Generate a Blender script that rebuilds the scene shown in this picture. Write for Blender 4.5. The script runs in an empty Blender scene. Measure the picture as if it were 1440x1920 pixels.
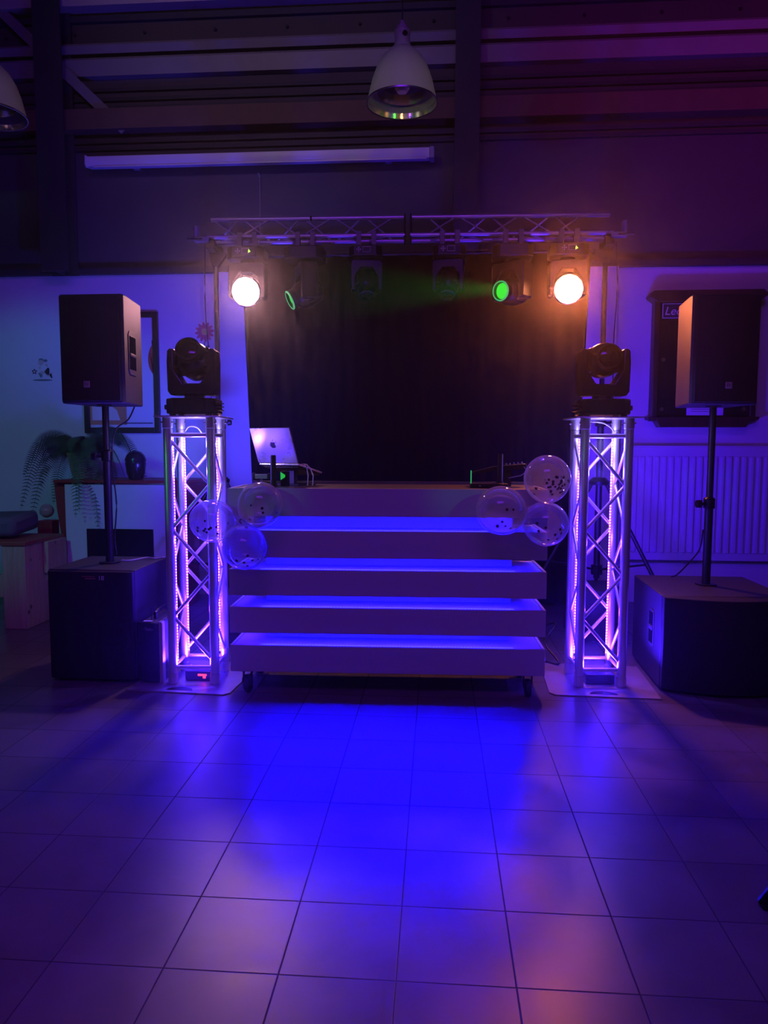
import bpy, bmesh, math, random
from mathutils import Vector, Matrix
PI = math.pi
R_ = math.radians
scene = bpy.context.scene
COL = scene.collection
random.seed(7)

# ------------------------------------------------------------------ helpers
class MB:
    """collects shapes that become ONE mesh object"""
    def __init__(self): self.bm = bmesh.new()
    def box(self, c, s, rz=0.0, rx=0.0, ry=0.0):
        m = Matrix.Translation(c) @ Matrix.Rotation(rz, 4, 'Z') @ Matrix.Rotation(ry, 4, 'Y') @ Matrix.Rotation(rx, 4, 'X') @ Matrix.Diagonal((s[0], s[1], s[2], 1))
        bmesh.ops.create_cube(self.bm, size=1.0, matrix=m); return self
    def tube(self, p0, p1, r0, r1=None, n=14):
        p0, p1 = Vector(p0), Vector(p1); r1 = r0 if r1 is None else r1
        d = p1 - p0
        m = Matrix.Translation((p0 + p1) / 2) @ d.to_track_quat('Z', 'Y').to_matrix().to_4x4()
        bmesh.ops.create_cone(self.bm, cap_ends=True, segments=n, radius1=r0, radius2=r1, depth=d.length, matrix=m); return self
    def path(self, pts, r, n=8):
        pts = [Vector(p) for p in pts]; rings = []
        for i, p in enumerate(pts):
            a = pts[max(i - 1, 0)]; b = pts[min(i + 1, len(pts) - 1)]
            q = (b - a).to_track_quat('Z', 'Y')
            rr = r[i] if isinstance(r, (list, tuple)) else r
            rings.append([self.bm.verts.new(p + q @ Vector((rr * math.cos(2 * PI * k / n), rr * math.sin(2 * PI * k / n), 0))) for k in range(n)])
        for a, b in zip(rings, rings[1:]):
            for k in range(n): self.bm.faces.new((a[k], a[(k + 1) % n], b[(k + 1) % n], b[k]))
        self.bm.faces.new(rings[0][::-1]); self.bm.faces.new(rings[-1]); return self
    def lathe(self, prof, n=32, mat=None):
        """prof: (radius, height) pairs about local z"""
        m = mat or Matrix.Identity(4); rings = []
        for r, z in prof:
            if r < 1e-6: rings.append([self.bm.verts.new(m @ Vector((0, 0, z)))])
            else: rings.append([self.bm.verts.new(m @ Vector((r * math.cos(2 * PI * k / n), r * math.sin(2 * PI * k / n), z))) for k in range(n)])
        for a, b in zip(rings, rings[1:]):
            for k in range(n):
                k2 = (k + 1) % n
                if len(a) == 1 and len(b) == 1: continue
                if len(a) == 1: self.bm.faces.new((a[0], b[k2], b[k]))
                elif len(b) == 1: self.bm.faces.new((a[k], a[k2], b[0]))
                else: self.bm.faces.new((a[k], a[k2], b[k2], b[k]))
        return self
    def prism(self, poly, lo, hi, axis='Z'):
        """extrude a 2D polygon; axis Z: (x,y), axis Y: (x,z), axis X: (y,z)"""
        def v(p, t):
            return {'Z': (p[0], p[1], t), 'Y': (p[0], t, p[1]), 'X': (t, p[0], p[1])}[axis]
        a = [self.bm.verts.new(v(p, lo)) for p in poly]; b = [self.bm.verts.new(v(p, hi)) for p in poly]
        n = len(poly)
        self.bm.faces.new(a[::-1]); self.bm.faces.new(b)
        for k in range(n): self.bm.faces.new((a[k], a[(k + 1) % n], b[(k + 1) % n], b[k]))
        return self
    def disc(self, c, r, axis='Y', h=0.002, n=24, sx=1, sz=1):
        pts = [(c[0] + r * sx * math.cos(2 * PI * k / n), c[2] + r * sz * math.sin(2 * PI * k / n)) for k in range(n)]
        return self.prism(pts, c[1] - h / 2, c[1] + h / 2, 'Y')
    def quad(self, *ps):
        self.bm.faces.new([self.bm.verts.new(p) for p in ps]); return self
    def ball(self, c, r, s=(1, 1, 1), u=24, v=14):
        m = Matrix.Translation(c) @ Matrix.Diagonal((s[0], s[1], s[2], 1))
        bmesh.ops.create_uvsphere(self.bm, u_segments=u, v_segments=v, radius=r, matrix=m); return self

def obj(name, mb, mat, parent=None, loc=(0, 0, 0), rot=(0, 0, 0), bev=0.0, smooth=40, label=None, kind=None, recalc=True):
    me = bpy.data.meshes.new(name)
    if recalc: bmesh.ops.recalc_face_normals(mb.bm, faces=mb.bm.faces[:])
    mb.bm.to_mesh(me); mb.bm.free()
    me.materials.append(mat)
    if smooth:
        me.polygons.foreach_set('use_smooth', [True] * len(me.polygons))
        me.set_sharp_from_angle(angle=R_(smooth))
    o = bpy.data.objects.new(name, me); COL.objects.link(o)
    o.location = loc; o.rotation_euler = rot
    if parent: o.parent = parent
    if bev:
        md = o.modifiers.new('bevel', 'BEVEL'); md.width = bev; md.segments = 2; md.limit_method = 'ANGLE'; md.angle_limit = R_(50)
    if label: o['label'] = label
    if kind: o['kind'] = kind
    return o
def thing(name, label, cat, loc=(0, 0, 0), rz=0.0, group=None):
    o = bpy.data.objects.new(name, None); COL.objects.link(o); o.empty_display_size = 0.1
    o.location = loc; o.rotation_euler = (0, 0, rz); o['label'] = label; o['category'] = cat
    if group: o['group'] = group
    return o
def tag(o, label, cat, group=None):
    o['label'] = label; o['category'] = cat
    if group: o['group'] = group
    return o
def dup(root, label=None, loc=None, rz=None):
    def cp(o, par):
        c = o.copy(); COL.objects.link(c)
        if par: c.parent = par
        for ch in [x for x in COL.objects if x.parent == o]: cp(ch, c)
        return c
    r = cp(root, None)
    if label: r['label'] = label
    if loc: r.location = loc
    if rz is not None: r.rotation_euler[2] = rz
    return r
def text_obj(name, s, size, mat, parent, loc, rot=(PI / 2, 0, 0), shear=0.0, extrude=0.0006, align='LEFT'):
    cu = bpy.data.curves.new(name, 'FONT'); cu.body = s; cu.size = size; cu.extrude = extrude; cu.shear = shear; cu.align_x = align
    t = bpy.data.objects.new('t', cu); COL.objects.link(t)
    bpy.context.view_layer.update()
    me = bpy.data.meshes.new_from_object(t.evaluated_get(bpy.context.evaluated_depsgraph_get()))
    bpy.data.objects.remove(t)
    me.materials.clear(); me.materials.append(mat)
    o = bpy.data.objects.new(name, me); COL.objects.link(o); o.location = loc; o.rotation_euler = rot
    if parent: o.parent = parent
    return o

# ------------------------------------------------------------------ materials
def mat(name, col, rough=0.5, metal=0.0, emit=None, es=0.0, var=0.0, vs=12.0, bump=0.0, bs=200.0, spec=0.5, rvar=0.0, coat=0.0):
    m = bpy.data.materials.new(name); m.use_nodes = True
    nt = m.node_tree; N = nt.nodes; L = nt.links; p = N['Principled BSDF']
    p.inputs['Base Color'].default_value = (*col, 1); p.inputs['Roughness'].default_value = rough
    p.inputs['Metallic'].default_value = metal; p.inputs['Specular IOR Level'].default_value = spec
    p.inputs['Coat Weight'].default_value = coat
    tc = N.new('ShaderNodeTexCoord')
    if emit:
        p.inputs['Emission Color'].default_value = (*emit, 1); p.inputs['Emission Strength'].default_value = es
    if var or rvar:
        n = N.new('ShaderNodeTexNoise'); n.inputs['Scale'].default_value = vs; n.inputs['Detail'].default_value = 5
        L.new(tc.outputs['Object'], n.inputs['Vector'])
        if var:
            mx = N.new('ShaderNodeMix'); mx.data_type = 'RGBA'
            mx.inputs['A'].default_value = (*[c * (1 - var) for c in col], 1); mx.inputs['B'].default_value = (*[min(1, c * (1 + var)) for c in col], 1)
            L.new(n.outputs['Fac'], mx.inputs['Factor']); L.new(mx.outputs['Result'], p.inputs['Base Color'])
        if rvar:
            mr = N.new('ShaderNodeMapRange'); mr.inputs['To Min'].default_value = rough - rvar; mr.inputs['To Max'].default_value = rough + rvar
            L.new(n.outputs['Fac'], mr.inputs['Value']); L.new(mr.outputs['Result'], p.inputs['Roughness'])
    if bump:
        n2 = N.new('ShaderNodeTexNoise'); n2.inputs['Scale'].default_value = bs; n2.inputs['Detail'].default_value = 3
        L.new(tc.outputs['Object'], n2.inputs['Vector'])
        b = N.new('ShaderNodeBump'); b.inputs['Strength'].default_value = bump; b.inputs['Distance'].default_value = 0.002
        L.new(n2.outputs['Fac'], b.inputs['Height']); L.new(b.outputs['Normal'], p.inputs['Normal'])
    return m

def floor_mat():
    m = bpy.data.materials.new('floor_tiles'); m.use_nodes = True
    nt = m.node_tree; N = nt.nodes; L = nt.links; p = N['Principled BSDF']
    tc = N.new('ShaderNodeTexCoord'); sx = N.new('ShaderNodeSeparateXYZ'); L.new(tc.outputs['Object'], sx.inputs[0])
    def M(op, a, b=None, c=None):
        n = N.new('ShaderNodeMath'); n.operation = op
        for i, v in enumerate((a, b, c)):
            if v is None: continue
            if isinstance(v, (int, float)): n.inputs[i].default_value = v
            else: L.new(v, n.inputs[i])
        return n.outputs[0]
    T = 0.30
    def dist(o, off):   # distance in metres to the nearest joint
        f = M('FRACT', M('DIVIDE', M('ADD', o, 30 - off), T))
        return M('MULTIPLY', M('MINIMUM', f, M('SUBTRACT', 1.0, f)), T)
    d = M('MINIMUM', dist(sx.outputs['X'], -0.0909), dist(sx.outputs['Y'], 0.2082))
    jn = N.new('ShaderNodeMapRange'); jn.interpolation_type = 'SMOOTHSTEP'
    jn.inputs['From Min'].default_value = 0.0012; jn.inputs['From Max'].default_value = 0.0030
    L.new(d, jn.inputs['Value'])            # 0 in the joint, 1 on the tile
    # each tile its own tone
    fx = M('FLOOR', M('DIVIDE', M('ADD', sx.outputs['X'], 30.0909), T)); fy = M('FLOOR', M('DIVIDE', M('ADD', sx.outputs['Y'], 30 - 0.2082), T))
    cb = N.new('ShaderNodeCombineXYZ'); L.new(fx, cb.inputs[0]); L.new(fy, cb.inputs[1])
    wn = N.new('ShaderNodeTexWhiteNoise'); L.new(cb.outputs[0], wn.inputs['Vector'])
    ns = N.new('ShaderNodeTexNoise'); ns.inputs['Scale'].default_value = 5.0; ns.inputs['Detail'].default_value = 7; ns.inputs['Distortion'].default_value = 0.6
    L.new(tc.outputs['Object'], ns.inputs['Vector'])
    s = M('ADD', M('MULTIPLY', wn.outputs['Value'], 0.25), M('MULTIPLY', ns.outputs['Fac'], 0.75))
    cr = N.new('ShaderNodeValToRGB'); e = cr.color_ramp.elements
    e[0].position = 0.25; e[0].color = (0.105, 0.095, 0.090, 1); e[1].position = 0.75; e[1].color = (0.17, 0.155, 0.145, 1)
    L.new(s, cr.inputs[0])
    mx = N.new('ShaderNodeMix'); mx.data_type = 'RGBA'; mx.inputs['A'].default_value = (0.035, 0.032, 0.035, 1)
    L.new(cr.outputs[0], mx.inputs['B']); L.new(jn.outputs['Result'], mx.inputs['Factor']); L.new(mx.outputs['Result'], p.inputs['Base Color'])
    ro = M('ADD', M('MULTIPLY', ns.outputs['Fac'], 0.16), FLOOR_ROUGH)
    ro2 = M('ADD', M('MULTIPLY', M('SUBTRACT', 1.0, jn.outputs['Result']), 0.4), ro)
    L.new(ro2, p.inputs['Roughness']); p.inputs['Specular IOR Level'].default_value = 0.55
    nf = N.new('ShaderNodeTexNoise'); nf.inputs['Scale'].default_value = 60; nf.inputs['Detail'].default_value = 4
    L.new(tc.outputs['Object'], nf.inputs['Vector'])
    hgt = M('ADD', jn.outputs['Result'], M('MULTIPLY', nf.outputs['Fac'], 0.10))
    b = N.new('ShaderNodeBump'); b.inputs['Strength'].default_value = 0.35; b.inputs['Distance'].default_value = 0.0015
    L.new(hgt, b.inputs['Height']); L.new(b.outputs['Normal'], p.inputs['Normal'])
    return m

def strip_mat(name, col, es, pitch, dim=0.15, axis='Z'):
    """LED tape: diodes at a fixed pitch along one axis"""
    m = bpy.data.materials.new(name); m.use_nodes = True
    nt = m.node_tree; N = nt.nodes; L = nt.links; p = N['Principled BSDF']
    p.inputs['Base Color'].default_value = (0.8, 0.8, 0.8, 1)
    tc = N.new('ShaderNodeTexCoord'); sx = N.new('ShaderNodeSeparateXYZ'); L.new(tc.outputs['Object'], sx.inputs[0])
    a = N.new('ShaderNodeMath'); a.operation = 'MULTIPLY'; a.inputs[1].default_value = 2 * PI / pitch; L.new(sx.outputs[axis], a.inputs[0])
    s = N.new('ShaderNodeMath'); s.operation = 'SINE'; L.new(a.outputs[0], s.inputs[0])
    r = N.new('ShaderNodeMapRange'); r.inputs['From Min'].default_value = 0.1; r.inputs['From Max'].default_value = 0.7
    r.inputs['To Min'].default_value = es * dim; r.inputs['To Max'].default_value = es
    L.new(s.outputs[0], r.inputs['Value'])
    p.inputs['Emission Color'].default_value = (*col, 1); L.new(r.outputs['Result'], p.inputs['Emission Strength'])
    return m

def wood_mat(name, c0, c1, rough=0.55, scale=6.0, axis=2, knots=True):
    m = bpy.data.materials.new(name); m.use_nodes = True
    nt = m.node_tree; N = nt.nodes; L = nt.links; p = N['Principled BSDF']
    tc = N.new('ShaderNodeTexCoord'); mp = N.new('ShaderNodeMapping')
    sc = [scale * 4] * 3; sc[axis] = scale * 0.35
    mp.inputs['Scale'].default_value = sc; L.new(tc.outputs['Object'], mp.inputs['Vector'])
    n = N.new('ShaderNodeTexNoise'); n.inputs['Scale'].default_value = 1.0; n.inputs['Detail'].default_value = 6; n.inputs['Distortion'].default_value = 1.2
    L.new(mp.outputs[0], n.inputs['Vector'])
    cr = N.new('ShaderNodeValToRGB'); cr.color_ramp.elements[0].position = 0.3; cr.color_ramp.elements[0].color = (*c0, 1)
    cr.color_ramp.elements[1].position = 0.7; cr.color_ramp.elements[1].color = (*c1, 1); L.new(n.outputs['Fac'], cr.inputs[0])
    last = cr.outputs[0]
    if knots:
        v = N.new('ShaderNodeTexVoronoi'); v.inputs['Scale'].default_value = 7.0; L.new(tc.outputs['Object'], v.inputs['Vector'])
        k = N.new('ShaderNodeMapRange'); k.inputs['From Min'].default_value = 0.06; k.inputs['From Max'].default_value = 0.16; L.new(v.outputs['Distance'], k.inputs['Value'])
        mx = N.new('ShaderNodeMix'); mx.data_type = 'RGBA'; mx.inputs['A'].default_value = (*[c * 0.25 for c in c0], 1)
        L.new(last, mx.inputs['B']); L.new(k.outputs['Result'], mx.inputs['Factor']); last = mx.outputs['Result']
    L.new(last, p.inputs['Base Color']); p.inputs['Roughness'].default_value = rough
    return m

def grille_mat():
    m = mat('speaker_grille', (0.012, 0.012, 0.013), 0.6)
    nt = m.node_tree; N = nt.nodes; L = nt.links; p = N['Principled BSDF']
    tc = N.new('ShaderNodeTexCoord'); v = N.new('ShaderNodeTexVoronoi'); v.inputs['Scale'].default_value = 260; v.inputs['Randomness'].default_value = 0.1
    L.new(tc.outputs['Object'], v.inputs['Vector'])
    b = N.new('ShaderNodeBump'); b.inputs['Strength'].default_value = 0.6; b.inputs['Distance'].default_value = 0.002
    L.new(v.outputs['Distance'], b.inputs['Height']); L.new(b.outputs['Normal'], p.inputs['Normal'])
    return m

def balloon_mat():
    m = bpy.data.materials.new('clear_balloon_skin'); m.use_nodes = True
    nt = m.node_tree; N = nt.nodes; L = nt.links; N.remove(N['Principled BSDF']); out = N['Material Output']
    tr = N.new('ShaderNodeBsdfTransparent'); tr.inputs[0].default_value = (0.96, 0.95, 0.98, 1)
    df = N.new('ShaderNodeBsdfDiffuse'); df.inputs[0].default_value = (0.85, 0.82, 0.9, 1)
    tl = N.new('ShaderNodeBsdfTranslucent'); tl.inputs[0].default_value = (0.85, 0.82, 0.9, 1)
    gl = N.new('ShaderNodeBsdfGlossy'); gl.inputs['Roughness'].default_value = 0.06
    ad = N.new('ShaderNodeMixShader'); ad.inputs[0].default_value = 0.5; L.new(df.outputs[0], ad.inputs[1]); L.new(tl.outputs[0], ad.inputs[2])
    lw = N.new('ShaderNodeLayerWeight'); lw.inputs['Blend'].default_value = 0.35
    tc = N.new('ShaderNodeTexCoord'); ns = N.new('ShaderNodeTexNoise'); ns.inputs['Scale'].default_value = 9; L.new(tc.outputs['Object'], ns.inputs['Vector'])
    f1 = N.new('ShaderNodeMath'); f1.operation = 'MULTIPLY_ADD'; L.new(lw.outputs['Facing'], f1.inputs[0]); f1.inputs[1].default_value = 0.28; f1.inputs[2].default_value = 0.17
    m1 = N.new('ShaderNodeMixShader'); L.new(f1.outputs[0], m1.inputs[0]); L.new(tr.outputs[0], m1.inputs[1]); L.new(ad.outputs[0], m1.inputs[2])
    f2 = N.new('ShaderNodeMath'); f2.operation = 'MULTIPLY_ADD'; L.new(lw.outputs['Fresnel'], f2.inputs[0]); f2.inputs[1].default_value = 0.50; f2.inputs[2].default_value = 0.012
    m2 = N.new('ShaderNodeMixShader'); L.new(f2.outputs[0], m2.inputs[0]); L.new(m1.outputs[0], m2.inputs[1]); L.new(gl.outputs[0], m2.inputs[2])
    L.new(m2.outputs[0], out.inputs['Surface'])
    return m

FLOOR_ROUGH = 0.27
VIOLET = (0.065, 0.016, 1.0)
BLUE = (0.0035, 0.0012, 1.0)
mt = dict(
    floor=floor_mat(),
    white_wall=mat('white_plaster_wall', (0.72, 0.71, 0.70), 0.75, bump=0.15, bs=120, var=0.05, vs=3),
    white_panel=mat('white_wall_board', (0.66, 0.65, 0.66), 0.65, var=0.04, vs=4),
    dark_wall=mat('dark_painted_cladding', (0.072, 0.064, 0.072), 0.75, var=0.15, vs=4),
    dark_steel=mat('dark_steel_beam', (0.035, 0.035, 0.042), 0.6, var=0.2, vs=9),
    grey_steel=mat('grey_steel_rail', (0.22, 0.215, 0.21), 0.5, var=0.2, vs=6),
    brown_beam=mat('brown_timber_beam', (0.14, 0.085, 0.055), 0.7, var=0.25, vs=7),
    pale_beam=mat('pale_steel_eave', (0.42, 0.38, 0.33), 0.5, var=0.2, vs=5),
    alu=mat('brushed_aluminium', (0.74, 0.74, 0.76), 0.34, 0.72, rvar=0.08, vs=25),
    alu_dull=mat('dull_aluminium_tube', (0.72, 0.70, 0.74), 0.36, 0.6, rvar=0.08, vs=25),
    steel_plate=mat('steel_base_plate', (0.42, 0.40, 0.42), 0.42, 0.45, var=0.2, vs=14, rvar=0.1, bump=0.2, bs=60),
    black_metal=mat('black_powder_coat', (0.011, 0.011, 0.012), 0.45, var=0.2, vs=30),
    black_plastic=mat('black_plastic', (0.009, 0.008, 0.009), 0.34, bump=0.1, bs=300, var=0.1, spec=0.32),
    black_gloss=mat('black_satin_plastic', (0.016, 0.015, 0.016), 0.26, bump=0.06, bs=300, var=0.1, spec=0.6),
    black_tex=mat('black_textured_cabinet', (0.050, 0.048, 0.048), 0.55, bump=0.5, bs=420, var=0.2, vs=60),
    sub_tex=mat('black_subwoofer_paint', (0.035, 0.034, 0.036), 0.5, bump=0.4, bs=400, var=0.2, vs=60),
    grille=grille_mat(),
    curtain=mat('black_stage_cloth', (0.009, 0.007, 0.010), 1.0, bump=0.3, bs=250, spec=0.02, var=0.2),
    panel=mat('white_gloss_booth_front', (0.46, 0.44, 0.47), 0.30, rvar=0.05, vs=8, var=0.04),
    booth_white=mat('white_booth_shelf', (0.62, 0.62, 0.66), 0.45, var=0.03, vs=9),
    booth_top=mat('dark_booth_worktop', (0.10, 0.085, 0.08), 0.45, var=0.2, vs=14),
    rubber=mat('black_rubber', (0.012, 0.012, 0.013), 0.6, var=0.2),
    chrome=mat('polished_steel', (0.8, 0.8, 0.82), 0.18, 1.0, rvar=0.05),
    reflector=mat('mirrored_reflector', (0.90, 0.84, 0.82), 0.15, 1.0, rvar=0.05, vs=20),
    lamp_shell=mat('grey_lamp_enamel', (0.30, 0.28, 0.27), 0.5, var=0.12, vs=12),
    screen_case=mat('white_screen_housing', (0.78, 0.77, 0.76), 0.4, var=0.03),
    screen_cap=mat('grey_plastic_cap', (0.35, 0.36, 0.42), 0.45, var=0.05),
    laptop=mat('silver_laptop_shell', (0.72, 0.72, 0.75), 0.28, 0.65, rvar=0.04),
    laptop_dark=mat('dark_laptop_logo', (0.03, 0.03, 0.05), 0.2),
    leaf=mat('fern_leaf', (0.05, 0.13, 0.05), 0.5, var=0.4, vs=25),
    pot=mat('terracotta_pot', (0.55, 0.30, 0.24), 0.5, var=0.15, vs=20),
    soil=mat('dark_potting_soil', (0.02, 0.015, 0.012), 0.9, bump=0.8, bs=120),
    vase=mat('dark_glazed_vase', (0.03, 0.022, 0.03), 0.18, var=0.2, vs=10),
    red=mat('red_painted_board', (0.35, 0.03, 0.03), 0.5, var=0.15, vs=8),
    white_front=mat('white_counter_front', (0.80, 0.79, 0.80), 0.4, var=0.03, vs=5),
    black_glass=mat('black_glass', (0.01, 0.01, 0.012), 0.12, var=0.1),
    wood=wood_mat('pale_pine_planks', (0.42, 0.30, 0.19), (0.58, 0.45, 0.31), 0.6, 6, 2),
    wood_top=mat('red_brown_bench_top', (0.30, 0.08, 0.05), 0.5, var=0.2, vs=10),
    dark_wood=wood_mat('dark_stained_wood', (0.035, 0.014, 0.010), (0.065, 0.026, 0.018), 0.4, 5, 2, False),
    board_back=mat('brown_felt_backing', (0.035, 0.02, 0.022), 0.8, var=0.2, vs=30),
    frame=mat('black_brown_frame', (0.035, 0.022, 0.02), 0.4, var=0.2, vs=15),
    poster_white=mat('pale_poster_paper', (0.68, 0.68, 0.72), 0.35, var=0.05, vs=4),
    poster_red=mat('red_poster_print', (0.50, 0.05, 0.05), 0.4, var=0.1),
    poster_orange=mat('orange_poster_print', (0.60, 0.26, 0.12), 0.4, var=0.2, vs=6),
    poster_cream=mat('cream_poster_print', (0.75, 0.66, 0.55), 0.4, var=0.1, vs=8),
    radiator=mat('white_radiator_enamel', (0.72, 0.70, 0.72), 0.32, var=0.03),
    paper=mat('white_paper', (0.75, 0.74, 0.78), 0.7, var=0.03),
    ink=mat('dark_ink', (0.05, 0.04, 0.08), 0.6, var=0.1),
    badge=mat('grey_metal_badge', (0.45, 0.42, 0.33), 0.4, 0.3, var=0.1),
    sign_white=mat('white_sign_lettering', (0.70, 0.66, 0.72), 0.5, var=0.05),
    faint_print=mat('faint_grey_print', (0.22, 0.20, 0.26), 0.6, var=0.2),
    red_print=mat('dull_red_print', (0.40, 0.12, 0.12), 0.6, var=0.2),
    petal=mat('pink_petal_sticker', (0.62, 0.13, 0.20), 0.5, var=0.1),
    petal_mid=mat('yellow_flower_centre', (0.75, 0.60, 0.18), 0.5, var=0.1),
    stem=mat('green_flower_stem', (0.10, 0.22, 0.12), 0.5, var=0.1),
    stk_black=mat('black_sticker_ink', (0.02, 0.02, 0.025), 0.5, var=0.1),
    stk_white=mat('white_sticker_ink', (0.75, 0.75, 0.72), 0.5, var=0.05),
    stk_skin=mat('pale_sticker_skin', (0.62, 0.50, 0.42), 0.5, var=0.05),
    stk_grey=mat('grey_green_sticker_ink', (0.16, 0.22, 0.20), 0.5, var=0.1),
    cushion=mat('dark_grey_cushion', (0.12, 0.12, 0.14), 0.9, bump=0.5, bs=60, var=0.2),
    globe=mat('frosted_globe', (0.55, 0.45, 0.36), 0.4, var=0.1),
    cable=mat('black_cable', (0.02, 0.02, 0.022), 0.45, var=0.1),
    cable_grey=mat('grey_cable', (0.35, 0.35, 0.38), 0.45, var=0.1),
    cable_white=mat('white_usb_cable', (0.72, 0.74, 0.72), 0.4, var=0.05),
    balloon=balloon_mat(),
    knot=mat('pale_rubber_knot', (0.65, 0.62, 0.70), 0.3, var=0.1),
    confetti=mat('dark_foil_confetti', (0.05, 0.012, 0.02), 0.3, 0.2, var=0.3, vs=40),
    lens=mat('dark_glass_lens', (0.01, 0.01, 0.015), 0.06, var=0.05),
    display=mat('black_display_panel', (0.006, 0.006, 0.008), 0.6, var=0.05),
    key=mat('grey_panel_print', (0.40, 0.34, 0.36), 0.5, var=0.05),
    led_key=mat('yellow_green_led', (0.2, 0.4, 0.05), 0.4, emit=(0.55, 1.0, 0.12), es=1.6, var=0.05),
    wash_l=mat('lit_pink_white_lens', (0.8, 0.8, 0.8), 0.2, emit=(1.0, 0.46, 0.50), es=45.0, var=0.02),
    wash_r=mat('lit_orange_white_lens', (0.8, 0.8, 0.8), 0.2, emit=(1.0, 0.30, 0.12), es=45.0, var=0.02),
    wash_ring=mat('clear_lens_ring', (0.5, 0.42, 0.4), 0.15, var=0.05),
    green_lens=mat('lit_green_lens', (0.02, 0.1, 0.02), 0.15, emit=(0.01, 1.0, 0.04), es=0.8, var=0.3, vs=60),
    red_led=mat('red_led_digits', (0.3, 0.02, 0.02), 0.4, emit=(1.0, 0.03, 0.04), es=3.0, var=0.05),
    booth_strip=strip_mat('blue_led_tape', BLUE, 900.0, 0.0167, 0.35, 'X'),
    booth_strip_low=strip_mat('fine_blue_led_tape', (0.03, 0.05, 1.0), 14.0, 0.0167, 0.1, 'X'),
    tower_strip=strip_mat('violet_led_tape', VIOLET, 110.0, 0.0167, 0.12, 'Z'),
    green_glow=mat('green_indicator', (0.02, 0.2, 0.05), 0.4, emit=(0.03, 1.0, 0.10), es=0.45, var=0.1),
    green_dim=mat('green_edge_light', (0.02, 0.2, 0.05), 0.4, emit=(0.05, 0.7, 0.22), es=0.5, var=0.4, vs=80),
)

# ------------------------------------------------------------------ the room
WY = 6.40
def struct(name, mb, m, **k): return obj(name, mb, m, kind='structure', **k)
struct('floor', MB().box((-0.4, 1.2, -0.05), (9.6, 10.8, 0.1)), mt['floor'], smooth=0)
struct('wall_back', MB().box((-0.4, WY + 0.1, 1.43), (9.6, 0.2, 2.86)), mt['white_wall'], smooth=0)
up = MB().box((-0.4, WY + 0.1, 4.06), (9.6, 0.2, 2.4))
struct('wall_upper', up, mt['dark_wall'], smooth=0)
struct('wall_left', MB().box((-5.3, 1.2, 2.63), (0.2, 10.8, 5.26)), mt['dark_wall'], smooth=0)
struct('wall_right', MB().box((4.5, 1.2, 2.63), (0.2, 10.8, 5.26)), mt['dark_wall'], smooth=0)
struct('wall_rear', MB().box((-0.4, -4.3, 2.63), (10, 0.2, 5.26)), mt['dark_wall'], smooth=0)
ce = MB().box((-0.4, 1.2, 5.36), (9.6, 10.8, 0.2))
for k in range(28):
    ce.prism([(k * 0.2 + 0.9, 5.26), (k * 0.2 + 1.0, 5.26), (k * 0.2 + 0.98, 5.22), (k * 0.2 + 0.92, 5.22)], -5.2, 4.4, 'X')
struct('ceiling', ce, mt['dark_wall'], smooth=0)
# white boarding behind the black cloth
struct('trim_1', MB().box((-0.205, 6.365, 1.43), (3.41, 0.07, 2.855)), mt['white_panel'], smooth=0, bev=0.004)
# brown beam, lit grey rails, pale eave beam, dark girts, all running along the back wall
struct('trim_2', MB().box((-0.4, 6.33, 4.135), (9.6, 0.14, 0.17)), mt['brown_beam'], smooth=0, bev=0.004)
g = MB()
for z, h in ((4.735, 0.075), (4.585, 0.14)):
    g.prism([(6.40, z + h / 2), (6.31, z + h / 2), (6.30, z + h / 2 - 0.02), (6.33, z - h / 2), (6.40, z - h / 2)], -5.2, 4.4, 'X')
struct('trim_3', g, mt['grey_steel'], smooth=0)
struct('trim_4', MB().prism([(6.40, 5.22), (6.22, 5.22), (6.22, 5.17), (6.26, 5.05), (6.40, 5.05)], -5.2, 4.4, 'X'), mt['pale_beam'], smooth=0)
g = MB()
for z in (4.42, 4.34, 4.27, 3.99, 3.93):
    g.box((-0.4, 6.385, z), (9.6, 0.03, 0.03))
g.box((-0.4, 6.38, 5.0), (9.6, 0.04, 0.05))
for k in range(14): g.ball((-4.4 + k * 0.62, 6.39, 4.89), 0.014, u=8, v=6)
struct('trim_5', g, mt['dark_steel'], smooth=0)
struct('trim_6', MB().box((-0.4, 6.37, 2.885), (9.6, 0.06, 0.05)), mt['dark_steel'], smooth=0)
# steel columns of the hall and the diagonal wind braces
def column(n, x, w):
    m = MB().box((x, 6.18, 4.05), (w, 0.018, 2.40)).box((x, 6.36, 4.05), (w, 0.018, 2.40)).box((x, 6.27, 4.05), (0.014, 0.17, 2.40))
    struct('column_%d' % n, m, mt['dark_steel'], smooth=0)
column(1, -3.30, 0.24); column(2, 0.22, 0.20)
struct('brace_1', MB().box(((-3.82 - 2.70) / 2, 6.30, (5.11 + 4.05) / 2), (1.54, 0.012, 0.085), ry=math.atan2(1.06, 1.12)), mt['grey_steel'], smooth=0)
struct('brace_2', MB().box((-3.26, 6.33, 5.11), (0.03, 0.03, 0.25), ry=R_(32)), mt['dark_steel'], smooth=0)

# ------------------------------------------------------------------ stage haze lit by the lamps
w = bpy.data.worlds.new('World'); scene.world = w; w.use_nodes = True
wn = w.node_tree; bg = wn.nodes['Background']; bg.inputs[0].default_value = (0.5, 0.35, 0.6, 1); bg.inputs[1].default_value = 0.0
vs = wn.nodes.new('ShaderNodeVolumeScatter'); vs.inputs['Density'].default_value = 0.006; vs.inputs['Anisotropy'].default_value = 0.93; vs.inputs['Color'].default_value = (1, 1, 1, 1)
wn.links.new(vs.outputs[0], wn.nodes['World Output'].inputs['Volume'])

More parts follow.
